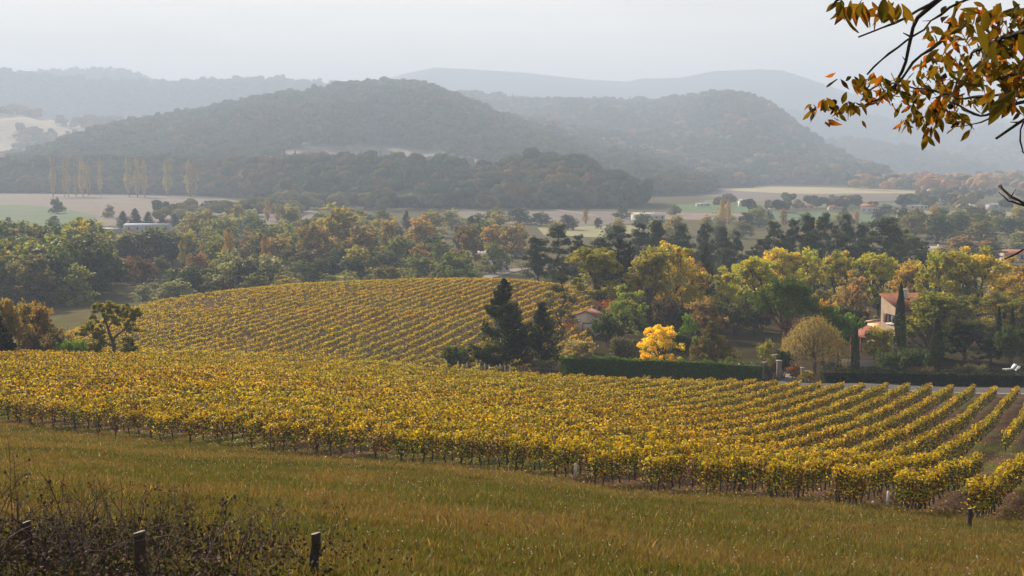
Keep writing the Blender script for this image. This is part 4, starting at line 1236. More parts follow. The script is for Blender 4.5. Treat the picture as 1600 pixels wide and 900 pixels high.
fill('right valley wood', 40, (1400, 1680), (560, 840), (7, 12), (3, 3, 2, 1.5, 1.5, 1, 0.3, 2, 0.5), 14, lambda px, py, Y: (px < 1400), grow=1.35)
fill('middle plain beyond the pines', 26, (840, 1400), (640, 900), (7, 11), (2, 2, 2, 2, 0.5, 1, 0, 2, 0.5), 18, lambda px, py, Y: (850 < px < 1110 and py > 330 and py < 358) or (1190 < px < 1400 and py < 348), grow=1.3)
far_grove(70, (235, 480), (840, 1060), (7, 10), [(0.05, 0.06, 0.03), (0.16, 0.14, 0.05), (0.24, 0.2, 0.09)], lambda px, py: py > 352)
far_grove(170, (1120, 1690), (1000, 1500), (6, 11), [(0.04, 0.05, 0.03), (0.05, 0.065, 0.035), (0.10, 0.10, 0.04), (0.2, 0.15, 0.06)], lambda px, py: px < 1430 and 290 < py < 317)
far_grove(330, (1330, 1690), (1600, 2500), (12, 20), [(0.34, 0.22, 0.09), (0.40, 0.24, 0.10), (0.2, 0.17, 0.07), (0.06, 0.07, 0.04), (0.42, 0.20, 0.09)])
tagit(far_mb.build('distant_woods', M_FAR), kind='stuff')

# ------------------------------------------------------------------ buildings
def prism_roof(mb, x0, x1, y0, y1, z, rise, over=0.4, th=0.15, col=(1, 1, 1)):
    """gable roof, ridge along x, as a closed slab with thickness"""
    ym = (y0 + y1) / 2
    a, b = y0 - over, y1 + over
    dz = rise * over / (ym - y0)
    X0, X1 = x0 - over, x1 + over
    prof = [(a, z - dz), (ym, z + rise), (b, z - dz)]
    V = []
    for X in (X0, X1):
        for y, zz in prof: V.append((X, y, zz))
        for y, zz in reversed(prof): V.append((X, y, zz + th))
    Q = [(0, 1, 7, 6), (1, 2, 8, 7), (3, 4, 10, 9), (4, 5, 11, 10), (5, 0, 6, 11), (2, 3, 9, 8), (0, 5, 4, 1), (1, 4, 3, 2), (6, 7, 10, 11), (7, 8, 9, 10)]
    mb.add(V, Q, col=col)

def gable_walls(mb, x0, x1, y0, y1, z0, z, rise, col=(1, 1, 1)):
    ym = (y0 + y1) / 2
    V = [(x0, y0, z0), (x1, y0, z0), (x1, y1, z0), (x0, y1, z0), (x0, y0, z), (x1, y0, z), (x1, y1, z), (x0, y1, z), (x0, ym, z + rise), (x1, ym, z + rise)]
    mb.add(V, [(3, 2, 1, 0), (0, 1, 5, 4), (1, 2, 6, 5), (2, 3, 7, 6), (3, 0, 4, 7)], [(4, 8, 7), (5, 6, 9)], col)
    mb.add([V[4], V[5], V[9], V[8], V[7], V[6]], [(0, 1, 2, 3), (3, 2, 5, 4)], col=col)

def house(label, pxc, base, wpx, hpx, depth, rot, wall, roofc, cat='house', rise=1.4, nw=3, name='house', shed=False):
    Y = (CAMZ - VAL) * F / (base - 250.0)
    w = wpx / F * Y; h = hpx / F * Y
    e = bpy.data.objects.new(name, None); COL.objects.link(e)
    e.location = (X_(pxc, Y), Y, VAL)
    e.rotation_euler = (0, 0, R(rot))
    rise = min(rise, h * 0.4) if not shed else h * 0.15
    hw = h - rise
    m = MB(); gable_walls(m, -w / 2, w / 2, -depth / 2, depth / 2, -1, hw, rise - 0.06)
    o = m.build('wall', M_WALL, e); o.color = wall + (1,)
    m = MB(); prism_roof(m, -w / 2, w / 2, -depth / 2, depth / 2, hw, rise)
    o = m.build('roof', M_ROOF, e); o.color = roofc + (1,)
    for k in range(nw):
        x = -w / 2 + w * (k + 0.6) / nw
        m = MB(); m.box(x - 0.5, x + 0.5, -depth / 2 - 0.06, -depth / 2 + 0.02, hw * 0.42, hw * 0.42 + 1.3)
        m.build('window', M_GLASS, e)
    m = MB(); m.box(-w / 2 - 0.04 - 0.02, -w / 2 + 0.02, -0.5, 0.5, 0, 2.1)
    o = m.build('door', M_PAINT, e); o.color = (0.12, 0.08, 0.05, 1)
    if not shed:
        m = MB(); m.box(w * 0.2, w * 0.2 + 0.6, 0.1, 0.7, hw + rise * 0.5, hw + rise + 0.8)
        o = m.build('chimney', M_WALL, e); o.color = wall + (1,)
    tagit(e, label, cat, 'buildings on the valley floor')
    return e
M_ROOF = solid_mat('roof_tiles', (1, 1, 1), 1.0, [(0.9, 0.8, 1.2), (6, 0.8, 1.2)], spec=0.05, bump=(7, 0.03))
WH, CR, GRY = (0.75, 0.72, 0.66), (0.6, 0.5, 0.38), (0.45, 0.45, 0.45)
TILE, PTILE, SLATE, METAL = (0.38, 0.17, 0.11), (0.45, 0.28, 0.20), (0.30, 0.30, 0.32), (0.62, 0.64, 0.66)
house('long grey-roofed barn in the valley behind the dark evergreens', 231, 362, 66, 13, 14, 4, (0.5, 0.48, 0.46), (0.52, 0.56, 0.62), 'barn', nw=5, name='barn', shed=True)
house('small white-topped open shed left of the long barn', 174, 364, 26, 8, 7, -6, (0.4, 0.38, 0.36), (0.75, 0.74, 0.72), 'shed', nw=2, name='shed', shed=True)
house('pale cottage with light roof half hidden by trees near the lane', 754, 409, 26, 17, 8, 25, WH, (0.62, 0.52, 0.46), nw=2)
house('low pale stone house right beside the curving lane', 778, 424, 24, 14, 7, 30, (0.62, 0.56, 0.5), (0.55, 0.42, 0.36), nw=2)
house('farm building with wide whitish roof in the middle of the plain', 1012, 344, 46, 12, 16, 5, (0.55, 0.5, 0.45), (0.66, 0.56, 0.48), 'farmhouse', nw=5, name='farmhouse')
house('white metal lean-to roof in front of the plain farm', 1004, 348, 26, 7, 8, 3, GRY, (0.8, 0.8, 0.8), 'shed', nw=2, name='shed', shed=True)
house('white house with orange roof beside a dark tree clump in the far village', 1358, 333, 24, 14, 10, -18, WH, TILE, nw=3)
house('white house behind the left end of the salmon trees', 1460, 399, 30, 14, 8, 8, WH, (0.5, 0.42, 0.38), nw=3)
house('pinkish house with red tiled roof at the far right of the valley', 1590, 408, 46, 18, 10, -6, (0.5, 0.36, 0.3), TILE, nw=3)
house('pink tower-like house cut by the right edge', 1600, 376, 14, 14, 8, 0, (0.5, 0.33, 0.28), TILE, nw=1)
house('white gabled house in the far village, left of the long shed', 1510, 330, 24, 11, 9, 12, WH, (0.6, 0.55, 0.5), nw=2)
house('long low shed with grey roof at the far right village', 1562, 326, 34, 8, 14, 4, GRY, (0.4, 0.4, 0.42), 'shed', nw=4, name='shed', shed=True)
house('far grey house between two dark tree clumps', 1460, 318, 14, 9, 9, 0, WH, GRY, nw=2)
house('far pale warehouse left of the far grey house', 1432, 327, 28, 7, 12, 2, (0.6, 0.57, 0.52), (0.62, 0.6, 0.58), 'warehouse', nw=4, name='warehouse', shed=True)
house('small white house at the left of the far village row', 1212, 326, 18, 7, 9, 10, WH, PTILE, nw=2)
house('tan house in the middle of the far village row', 1262, 326, 16, 7, 9, -8, CR, TILE, nw=2)
house('orange-tinted house beside the conifer in the far village', 1300, 328, 10, 7, 8, 5, CR, TILE, nw=1)
house('large pale house by the far green field', 1165, 322, 20, 11, 10, 4, WH, GRY, nw=3)
house('white-roofed farm shed by the far green field', 1098, 322, 18, 5, 9, 8, (0.6, 0.58, 0.55), (0.72, 0.72, 0.72), 'shed', nw=2, name='shed', shed=True)
house('faint white house under the sunlit far grove', 1462, 302, 22, 7, 12, 5, WH, (0.65, 0.6, 0.55), nw=3)
house('faint long roof near the right edge under the far grove', 1545, 305, 26, 6, 12, -4, WH, (0.66, 0.62, 0.58), nw=3)
house('tiny white farm at the edge of the brown field', 395, 326, 12, 6, 8, 0, WH, (0.7, 0.68, 0.64), 'farmhouse', nw=1, name='farmhouse')

# --- villa
def corner_basis(px, Y, zdrop, ang):
    z = CAMZ - zdrop
    e = bpy.data.objects.new('villa', None); COL.objects.link(e)
    e.location = (X_(px, Y, z), Y, z); e.rotation_euler = (0, 0, R(ang))
    return e
v = corner_basis(1404, 213, 30.6, 10)      # local +x: eave wall running right-back; local +y: gable wall running left-back
cw, rt = (0.50, 0.375, 0.265, 1), (0.21, 0.085, 0.06, 1)
LX, LY, HE, HR_ = 6.4, 6.6, 8.1, 1.6
m = MB()
V = [(0,0,-1),(LX,0,-1),(LX,LY,-1),(0,LY,-1),(0,0,HE),(LX,0,HE),(LX,LY,HE+HR_),(0,LY,HE+HR_)]
m.add(V, [(3,2,1,0),(4,5,6,7),(0,1,5,4),(1,2,6,5),(2,3,7,6)])
# gable wall with the window opening left out
wy0, wy1, wz0, wz1 = 1.6, 4.3, 5.7, 7.1
m.add([(0,0,-1),(0,wy0,-1),(0,wy0,HE+HR_*wy0/LY),(0,0,HE),(0,wy1,-1),(0,LY,-1),(0,LY,HE+HR_),(0,wy1,HE+HR_*wy1/LY),(0,wy0,wz0),(0,wy1,wz0),(0,wy0,wz1),(0,wy1,wz1)],
      [(0,3,2,1),(4,7,6,5),(1,8,9,4),(10,2,7,11)])
for a in [((0,wy0,wz0),(0,wy1,wz0),(.25,wy1,wz0),(.25,wy0,wz0)), ((0,wy0,wz1),(.25,wy0,wz1),(.25,wy1,wz1),(0,wy1,wz1)), ((0,wy0,wz0),(.25,wy0,wz0),(.25,wy0,wz1),(0,wy0,wz1)), ((0,wy1,wz0),(0,wy1,wz1),(.25,wy1,wz1),(.25,wy1,wz0))]:
    m.add(a, [(0,1,2,3)])
o = m.build('wall', M_WALL, v); o.color = cw
m = MB()
ov = 0.45; s0 = HR_ / LY
V = []
for y in (-ov, LY + 0.2):
    for x in (-0.25, LX + 0.3):
        V += [(x, y, HE + s0 * y + 0.02), (x, y, HE + s0 * y + 0.20)]
m.add(V, [(0,2,3,1),(4,5,7,6),(0,1,5,4),(2,6,7,3),(1,3,7,5),(0,4,6,2)])
for k in range(34):     # tile courses
    x = -0.2 + k * (LX + 0.4) / 34
    m.tube([(x, -ov - 0.02, HE - s0 * ov + 0.21), (x, LY + 0.2, HE + HR_ + 0.26)], 0.08, 5)
o = m.build('roof', M_ROOF, v); o.color = rt
m = MB(); m.box(2.6, 3.3, 4.2, 4.9, HE + 0.8, HE + HR_ + 1.0); m.box(2.5, 3.4, 4.1, 5.0, HE + HR_ + 1.0, HE + HR_ + 1.12)
o = m.build('chimney', M_WALL, v); o.color = (0.6, 0.52, 0.45, 1)
wf = MB()
wf.box(0.12, 0.18, wy0, wy0 + .1, wz0, wz1); wf.box(0.12, 0.18, wy1 - .1, wy1, wz0, wz1); wf.box(0.12, 0.18, wy0 + .1, wy1 - .1, wz0, wz0 + .1); wf.box(0.12, 0.18, wy0 + .1, wy1 - .1, wz1 - .1, wz1)
wf.box(0.13, 0.17, (wy0 + wy1) / 2 - .05, (wy0 + wy1) / 2 + .05, wz0 + .1, wz1 - .1)
w = wf.build('window', M_PAINT, v); w.color = (0.75, 0.72, 0.66, 1)
MB().box(0.185, 0.20, wy0 + .01, wy1 - .01, wz0 + .01, wz1 - .01).build('pane', M_GLASS, w)
o = MB().box(-0.14, 0.02, wy0 - .15, wy1 + .15, wz0 - .13, wz0 - .005).build('sill', M_PAINT, w); o.color = (0.75, 0.7, 0.62, 1)
for y0, y1 in ((wy0 - 1.2, wy0 - .05), (wy1 + .05, wy1 + 1.25)):
    sm = MB(); sm.box(-0.07, -0.01, y0, y1, wz0, wz1)
    for k in range(10): sm.box(-0.085, -0.07, y0 + .06, y1 - .06, wz0 + .06 + k * .13, wz0 + .13 + k * .13)
    o = sm.build('shutter', M_PAINT, w); o.color = (0.09, 0.014, 0.016, 1)
# lower wing running to the left with its lean-to roof
m = MB(); m.box(-3.6, -0.005, 7.0, 11.5, -1, 0.1)
V = [(-1.5, LY + 0.0, -1), (-1.5, LY + 7.5, -1), (4, LY + 7.5, -1), (4, LY, -1), (-1.5, LY, 5.2), (-1.5, LY + 7.5, 4.6), (4, LY + 7.5, 4.6), (4, LY, 5.2)]
V = [(0.3, LY + .01, -1), (0.3, LY + 5.5, -1), (5, LY + 5.5, -1), (5, LY + .01, -1), (0.3, LY + .01, 5.9), (0.3, LY + 5.5, 5.0), (5, LY + 5.5, 5.0), (5, LY + .01, 5.9)]
m = MB(); m.add(V, [(0,1,2,3),(4,7,6,5),(0,4,5,1),(1,5,6,2),(2,6,7,3),(3,7,4,0)])
o = m.build('wing', M_WALL, v); o.color = (0.70, 0.46, 0.26, 1)
m = MB(); m.add([(0.1, LY+.02, 5.92), (0.1, LY + 5.8, 4.97), (5.2, LY + 5.8, 4.97), (5.2, LY+.02, 5.92), (0.1, LY+.02, 6.06), (0.1, LY + 5.8, 5.11), (5.2, LY + 5.8, 5.11), (5.2, LY+.02, 6.06)], [(0,1,2,3),(4,7,6,5),(0,4,5,1),(1,5,6,2),(2,6,7,3),(3,7,4,0)])
o = m.build('wing_roof', M_ROOF, v); o.color = (0.55, 0.38, 0.28, 1)
m = MB(); m.add([(-2.6, LY - 2.2, 3.0), (-2.6, LY + 5.5, 3.0), (0.28, LY + 5.5, 4.3), (-0.02, LY - 2.2, 4.3), (-2.6, LY - 2.2, 3.15), (-2.6, LY + 5.5, 3.15), (0.28, LY + 5.5, 4.45), (-0.02, LY - 2.2, 4.45)], [(0,1,2,3),(4,7,6,5),(0,4,5,1),(1,5,6,2),(2,6,7,3),(3,7,4,0)])
for yy in (LY - 2.0, LY + 1.7, LY + 5.3): m.box(-2.55, -2.35, yy - .1, yy + .1, -1, 2.98)
o = m.build('porch_roof', M_ROOF, v); o.color = (0.27, 0.11, 0.08, 1)
tagit(v, 'cream villa with red tiled roof, dark red shutters and a porch wing', 'house')
# terrace
tx = [(X_(1318, 203), 203), (X_(1376, 203), 203), (X_(1378, 207), 207), (X_(1316, 207), 207)]
zc_ = max(float(zt(np.array([a]), np.array([b]))[0]) for a, b in tx) + 0.5
m = MB(); m.add([(a, b, zc_ - 2) for a, b in tx] + [(a, b, zc_) for a, b in tx], [(3,2,1,0),(4,5,6,7),(0,1,5,4),(1,2,6,5),(2,3,7,6),(3,0,4,7)])
t_ = m.build('terrace', M_LANE); tagit(t_, kind='structure')

# --- stone hut
hz_ = CAMZ - 28.9
hut = bpy.data.objects.new('stone_hut', None); COL.objects.link(hut)
hut.location = (X_(914, 231, hz_), 231, hz_); hut.rotation_euler = (0, 0, R(-14))
hw_, hd_, hh_ = 1.85, 4.6, 3.5
def hutwall():
    m = MB()
    V = [(-hw_,0,-1),(hw_,0,-1),(hw_,hd_,-1),(-hw_,hd_,-1),(-hw_,0,hh_),(hw_,0,hh_),(hw_,hd_,hh_),(-hw_,hd_,hh_),(0.1,0,hh_+.72),(0.1,hd_,hh_+.72)]
    m.add(V, [(3,2,1,0),(0,1,5,4),(1,2,6,5),(2,3,7,6),(3,0,4,7)], [(4,5,8),(7,9,6)])
    return m
o = hutwall().build('wall', M_WALL, hut); o.color = (0.68, 0.58, 0.52, 1)
m = MB()
for s_ in (-1, 1):
    xa, xb = 0.1, s_ * (hw_ + 0.35)
    za, zb = hh_ + .74, hh_ + .74 - .72 * (abs(xb - xa) / abs(s_ * hw_ - xa))
    V = [(xa,-.3,za),(xb,-.3,zb),(xb,hd_+.3,zb),(xa,hd_+.3,za),(xa,-.3,za+.14),(xb,-.3,zb+.14),(xb,hd_+.3,zb+.14),(xa,hd_+.3,za+.14)]
    m.add(V, [(3,2,1,0),(4,5,6,7),(0,1,5,4),(1,2,6,5),(2,3,7,6),(3,0,4,7)])
o = m.build('roof', M_ROOF, hut); o.color = (0.24, 0.12, 0.09, 1)
m = MB(); m.box(-.3, 1.35, -.05, -.003, 0.0, 2.3)
d_ = m.build('door', M_PAINT, hut); d_.color = (0.46, 0.40, 0.36, 1)
fr = MB(); fr.box(-.42, -.3, -.08, -.003, 0, 2.42); fr.box(1.35, 1.47, -.08, -.003, 0, 2.9); fr.box(-.3, 1.35, -.08, -.003, 2.3, 2.42)
o = fr.build('door_frame', M_WOOD, hut); o.color = (0.09, 0.07, 0.055, 1)
m = MB(); m.box(-.12, .42, -.09, -.053, 0.7, 1.4)
o = m.build('window', M_PAINT, d_); o.color = (0.14, 0.03, 0.03, 1)
tagit(hut, 'small stone hut with a low tiled roof among the garden trees', 'hut')
r_ = np.random.default_rng(3)
m = MB()
leaf_quads(m, r_, np.c_[r_.normal(0, .45, 420), r_.normal(0, .3, 420), r_.normal(0, .4, 420)], 0.16, col=leafcol(r_, 420))
m.tube([(0, 0, -1.9), (.1, .1, 0)], .05, 5)
o = m.build('red_creeper', M_LEAF); o.location = (X_(890, 231), 231, CAMZ - 26.6); o.color = (0.40, 0.06, 0.04, 1)
tagit(o, 'red creeper bush at the left corner of the stone hut', 'creeper')
m = MB()
leaf_quads(m, r_, np.c_[r_.normal(0, .9, 420), r_.normal(0, .4, 420), r_.normal(0, .3, 420)], 0.16, col=leafcol(r_, 420)); m.tube([(0, .3, -4.5), (.1, .3, 0)], .05, 5)
o = m.build('red_creeper', M_LEAF); o.location = (X_(950, 237), 237.5, CAMZ - 24.0); o.color = (0.42, 0.09, 0.03, 1)
tagit(o, 'rust-red creeper spilling over the back of the hut roof', 'creeper')

# ------------------------------------------------------------------ hedges
def hedge(label, pts, thick, col, leaf=0.23, dens=110, seed=1):
    """pts: (px, Y, top row)"""
    r = np.random.default_rng(seed)
    A = []
    for px, Y, top in pts:
        x = X_(px, Y); A.append((x, Y, float(zt(np.array([x]), np.array([Y]))[0]), Zpy(top, Y)))
    A = np.array(A)
    L = np.r_[0, np.cumsum(np.hypot(np.diff(A[:, 0]), np.diff(A[:, 1])))]
    n = int(L[-1] * dens * 2)
    s = r.random(n) * L[-1]
    base = np.stack([np.interp(s, L, A[:, k]) for k in range(4)], 1)
    d = np.array([np.interp(s + .1, L, A[:, 0]) - np.interp(s - .1, L, A[:, 0]), np.interp(s + .1, L, A[:, 1]) - np.interp(s - .1, L, A[:, 1])]).T
    d /= np.linalg.norm(d, axis=1)[:, None] + 1e-9
    nr = np.stack([-d[:, 1], d[:, 0]], 1)
    wob = (vnoise(s / .8, s * 0 + 3, seed) - .5) * .6 + (vnoise(s / 4, s * 0 + 9, seed) - .5) * .7
    H = base[:, 3] - base[:, 2] + wob
    face = r.random(n)
    v_ = np.where(face < .36, -1, np.where(face < .55, 1, r.uniform(-1, 1, n)))
    h_ = np.where(face < .55, r.random(n), 1.0)
    lump = (vnoise(s / .6, h_ * 4, seed + 5) - .5) * .6
    off = v_ * (thick / 2 + lump) * (1 - 0.18 * h_)
    zz = base[:, 2] + h_ * H + r.normal(0, .06, n) + (face > .55) * lump * .8
    p = np.c_[base[:, 0] + nr[:, 0] * off + r.normal(0, .05, n), base[:, 1] + nr[:, 1] * off, zz]
    mb = MB()
    leaf_quads(mb, r, p, leaf, col=leafcol(r, n, .25, .06), up=.2)
    # twiggy inside that stops the light
    m = int(L[-1] / .5) + 2
    sv = np.linspace(0, L[-1], m)
    Bv = np.stack([np.interp(sv, L, A[:, k]) for k in range(4)], 1)
    t = thick / 2 * .62
    dd = np.gradient(Bv[:, :2], axis=0); dd /= np.linalg.norm(dd, axis=1)[:, None]
    nn = np.stack([-dd[:, 1], dd[:, 0]], 1)
    top = Bv[:, 3] - .35
    V = np.concatenate([np.c_[Bv[:, :2] - nn * t, Bv[:, 2] - .3], np.c_[Bv[:, :2] - nn * t, top], np.c_[Bv[:, :2] + nn * t, top], np.c_[Bv[:, :2] + nn * t, Bv[:, 2] - .3]])
    i = np.arange(m - 1)
    Q = np.concatenate([np.stack([i + k * m, i + k * m + 1, i + (k + 1) * m + 1, i + (k + 1) * m], -1) for k in range(3)])
    mb.add(V, Q, col=(.5, .5, .5))
    o = mb.build('hedge', M_LEAF); o.color = col + (1,)
    tagit(o, label, 'hedge')
    return o
hedge('long clipped dark green hedge along the top of the vineyard, under the bright yellow tree', [(876, 181.5, 556), (960, 181, 557), (1080, 180.5, 562), (1190, 180, 569)], 1.7, (0.075, 0.14, 0.02), seed=1)
hedge('dark clipped hedge along the lane below the villa garden', [(1284, 180.5, 578), (1380, 183, 579), (1480, 184.5, 581), (1600, 186, 583), (1660, 187, 584)], 1.5, (0.034, 0.045, 0.018), seed=2)

# ------------------------------------------------------------------ fence, walls, gate, loungers
fn = bpy.data.objects.new('garden_fence', None); COL.objects.link(fn)
fx, fy = X_(760, 182.5), 182.5
fn.location = (fx, fy, float(zt(np.array([fx]), np.array([fy]))[0]))
fz = []
rf = np.random.default_rng(12)
for k, px in enumerate([697, 716, 722, 729, 745, 749, 757, 764, 776, 782, 789, 797, 805, 812, 818, 824, 831, 838, 845, 852, 859, 866, 872]):
    Y = 182.5 + rf.normal() * .15
    x = X_(px, Y); z = float(zt(np.array([x]), np.array([Y]))[0])
    hgt = (1.35 if px < 800 else 1.15) + rf.normal() * .12
    white = px < 800
    m = MB()
    m.tube([(x - fx, Y - fy, z - fn.location.z - .3), (x - fx + rf.normal() * .04, Y - fy, z - fn.location.z + hgt)], .075 if white else .055, 7)
    o = m.build('post', M_PAINT if white else M_WOOD, fn); o.color = (0.66, 0.60, 0.54, 1) if white else (0.10, 0.08, 0.07, 1)
    if not white: o['label'] = 'thin dark fence post'
    fz.append((x - fx, Y - fy, z - fn.location.z))
for hh in (.4, .9):
    m = MB(); m.tube([(a, b, c + hh) for a, b, c in fz], .012, 4)
    o = m.build('wire', M_PAINT, fn); o.color = (.25, .23, .22, 1)
tagit(fn, 'garden fence of white then thin dark posts below the two spruces', 'fence')

def wall_thing(name, label, cat, pts, h, th, col, capcol=None):
    m = MB(); e = bpy.data.objects.new(name, None); COL.objects.link(e)
    W_ = [(X_(px, Y), Y) for px, Y in pts]
    x0, y0 = W_[0]; z0 = float(zt(np.array([x0]), np.array([y0]))[0]); e.location = (x0, y0, z0)
    cm = MB()
    for (xa, ya), (xb, yb) in zip(W_[:-1], W_[1:]):
        za = float(zt(np.array([xa]), np.array([ya]))[0]) - z0; zb = float(zt(np.array([xb]), np.array([yb]))[0]) - z0
        d = np.array([xb - xa, yb - ya]); d /= np.linalg.norm(d); nx, ny = -d[1] * th / 2, d[0] * th / 2
        for mm, e0, e1, g in ((m, -.5, h, 1.0), (cm, h + .003, h + .09, 1.25)):
            A = [(xa - x0 - nx * g, ya - y0 - ny * g), (xb - x0 - nx * g, yb - y0 - ny * g), (xb - x0 + nx * g, yb - y0 + ny * g), (xa - x0 + nx * g, ya - y0 + ny * g)]
            Z = [za, zb, zb, za]
            mm.add([(a, b, z + e0) for (a, b), z in zip(A, Z)] + [(a, b, z + e1) for (a, b), z in zip(A, Z)], [(3,2,1,0),(4,5,6,7),(0,1,5,4),(1,2,6,5),(2,3,7,6),(3,0,4,7)])
    o = m.build('wall', M_WALL, e); o.color = col + (1,)
    o = cm.build('coping', M_WALL, e); o.color = (capcol or col) + (1,)
    tagit(e, label, cat)
wall_thing('garden_wall', 'low stone wall with pale coping between long hedge and gate', 'wall', [(1155, 184.5), (1190, 186), (1221, 190)], 2.1, .4, (0.32, 0.26, 0.22), (0.62, 0.55, 0.47))
wall_thing('garden_wall', 'short pale wall under the umbrella pine', 'wall', [(1205, 206), (1223, 208)], .7, .35, (0.5, 0.44, 0.38), (0.6, 0.54, 0.48))
def pillar(label, px, Y, h, s, col):
    x = X_(px, Y); z = float(zt(np.array([x]), np.array([Y]))[0])
    e = bpy.data.objects.new('gate_pillar', None); COL.objects.link(e); e.location = (x, Y, z)
    o = MB().box(-s, s, -s, s, -.3, h).build('shaft', M_WALL, e); o.color = col + (1,)
    o = MB().box(-s * 1.25, s * 1.25, -s * 1.25, s * 1.25, h + .002, h + .14).build('cap', M_WALL, e); o.color = (.35, .29, .24, 1)
    tagit(e, label, 'gate pillar')
pillar('taller stone gate pillar beside the ivy wall', 1217, 183.5, 2.6, .28, (.19, .15, .12))
pillar('slim pinkish gate pillar left of the weeping tree', 1253.5, 181.5, 1.9, .18, (.25, .19, .15))
def lounger(label, px, Y, ang):
    x = X_(px, Y); z = float(zt(np.array([x]), np.array([Y]))[0])
    e = bpy.data.objects.new('sun_lounger', None); COL.objects.link(e); e.location = (x, Y, z); e.rotation_euler = (0, 0, R(ang))
    wc = (.8, .8, .8, 1)
    o = MB().box(-.5, 1.0, -.33, .33, .32, .39).build('seat', M_PAINT, e); o.color = wc
    m = MB(); m.add([(-.5,-.33,.33),(-.5,.33,.33),(-1.05,.33,.95),(-1.05,-.33,.95),(-.45,-.33,.38),(-.45,.33,.38),(-1.0,.33,1.0),(-1.0,-.33,1.0)], [(0,1,2,3),(7,6,5,4),(0,4,5,1),(1,5,6,2),(2,6,7,3),(3,7,4,0)])
    o = m.build('backrest', M_PAINT, e); o.color = wc
    for a in (-.4, .85):
        for b in (-.28, .28):
            o = MB().box(a - .03, a + .03, b - .03, b + .03, 0, .318).build('leg', M_PAINT, e); o.color = wc
    tagit(e, label, 'sun lounger', 'white loungers on the lawn')
lounger('white sun lounger on the lawn, backrest raised, farther from the hedge', 1583, 199, 200)
lounger('white sun lounger nearest the hedge at the right edge', 1597, 193.5, 20)
lounger('white sun lounger just behind its twin under the green bush', 1577, 201, 200)
# ------------------------------------------------------------------ grapevines
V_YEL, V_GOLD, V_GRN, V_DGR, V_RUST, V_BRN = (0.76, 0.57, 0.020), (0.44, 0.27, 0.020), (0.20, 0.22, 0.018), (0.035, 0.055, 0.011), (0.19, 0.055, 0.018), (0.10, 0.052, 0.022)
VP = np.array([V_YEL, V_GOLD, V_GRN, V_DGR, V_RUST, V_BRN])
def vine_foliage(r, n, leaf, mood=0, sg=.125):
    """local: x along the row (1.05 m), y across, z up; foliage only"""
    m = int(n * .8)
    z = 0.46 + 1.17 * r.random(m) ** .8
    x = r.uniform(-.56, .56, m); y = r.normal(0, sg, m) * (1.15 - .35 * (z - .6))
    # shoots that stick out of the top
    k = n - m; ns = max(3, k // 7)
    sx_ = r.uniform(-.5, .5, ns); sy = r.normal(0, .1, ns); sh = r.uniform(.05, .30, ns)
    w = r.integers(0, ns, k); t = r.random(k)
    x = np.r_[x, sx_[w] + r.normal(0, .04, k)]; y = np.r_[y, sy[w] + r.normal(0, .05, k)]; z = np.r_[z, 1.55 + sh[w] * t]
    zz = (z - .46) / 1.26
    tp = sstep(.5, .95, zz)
    p = np.stack([.05 + .46 * tp, .09 + .27 * tp, .22 + .02 * tp, .36 - .36 * tp, .12 - .05 * tp, .17 - .14 * tp], 1)  # autumn yellow tops; the darker body also paints in shade below lit tips
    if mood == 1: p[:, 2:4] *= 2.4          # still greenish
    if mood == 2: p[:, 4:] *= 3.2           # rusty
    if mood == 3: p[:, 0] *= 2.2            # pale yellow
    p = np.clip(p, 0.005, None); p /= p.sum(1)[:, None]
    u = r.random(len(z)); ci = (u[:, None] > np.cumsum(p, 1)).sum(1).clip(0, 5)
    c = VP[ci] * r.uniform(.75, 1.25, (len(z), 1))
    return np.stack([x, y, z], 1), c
def vine_trunk(mb, r, sides=5):
    pts = [(r.normal() * .03, 0, -.15)]
    for k in range(1, 6):
        pts.append((pts[-1][0] + r.normal() * .035, r.normal() * .035, -.15 + k * .185))
    mb.tube(pts, [.045, .04, .034, .036, .034, .028], sides, (0.055, 0.042, 0.034))
    mb.tube([pts[-1], (pts[-1][0] + .28, 0, .86), (.55, .01, .84)], [.024, .018, .012], 4, (0.06, 0.045, 0.035))
    mb.tube([pts[-1], (pts[-1][0] - .25, 0, .88), (-.52, 0, .85)], [.024, .018, .012], 4, (0.06, 0.045, 0.035))
vr = np.random.default_rng(41)
NEARV = []
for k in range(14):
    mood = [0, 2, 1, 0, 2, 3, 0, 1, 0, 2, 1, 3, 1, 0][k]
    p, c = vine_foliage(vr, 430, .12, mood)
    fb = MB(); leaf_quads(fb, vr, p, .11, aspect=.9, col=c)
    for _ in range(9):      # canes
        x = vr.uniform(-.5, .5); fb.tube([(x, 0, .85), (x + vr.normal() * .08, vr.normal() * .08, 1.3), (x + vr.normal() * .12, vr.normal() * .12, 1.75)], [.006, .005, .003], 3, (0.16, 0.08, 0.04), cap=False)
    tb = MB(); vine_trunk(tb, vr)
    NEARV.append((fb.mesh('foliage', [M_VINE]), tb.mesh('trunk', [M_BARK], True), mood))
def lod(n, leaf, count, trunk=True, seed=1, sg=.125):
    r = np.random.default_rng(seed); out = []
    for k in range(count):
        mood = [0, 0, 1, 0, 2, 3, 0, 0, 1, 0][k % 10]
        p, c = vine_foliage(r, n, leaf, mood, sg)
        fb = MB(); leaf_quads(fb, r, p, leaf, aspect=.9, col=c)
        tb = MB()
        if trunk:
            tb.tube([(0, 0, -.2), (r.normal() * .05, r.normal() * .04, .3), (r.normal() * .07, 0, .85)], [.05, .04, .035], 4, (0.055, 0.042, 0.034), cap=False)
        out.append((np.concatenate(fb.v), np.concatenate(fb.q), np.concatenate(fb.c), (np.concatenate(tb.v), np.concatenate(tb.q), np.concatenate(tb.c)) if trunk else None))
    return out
LOD_A, LOD_B, LOD_C = lod(270, .135, 16, True, 1), lod(165, .165, 14, True, 2), lod(110, .19, 14, False, 3, .15)

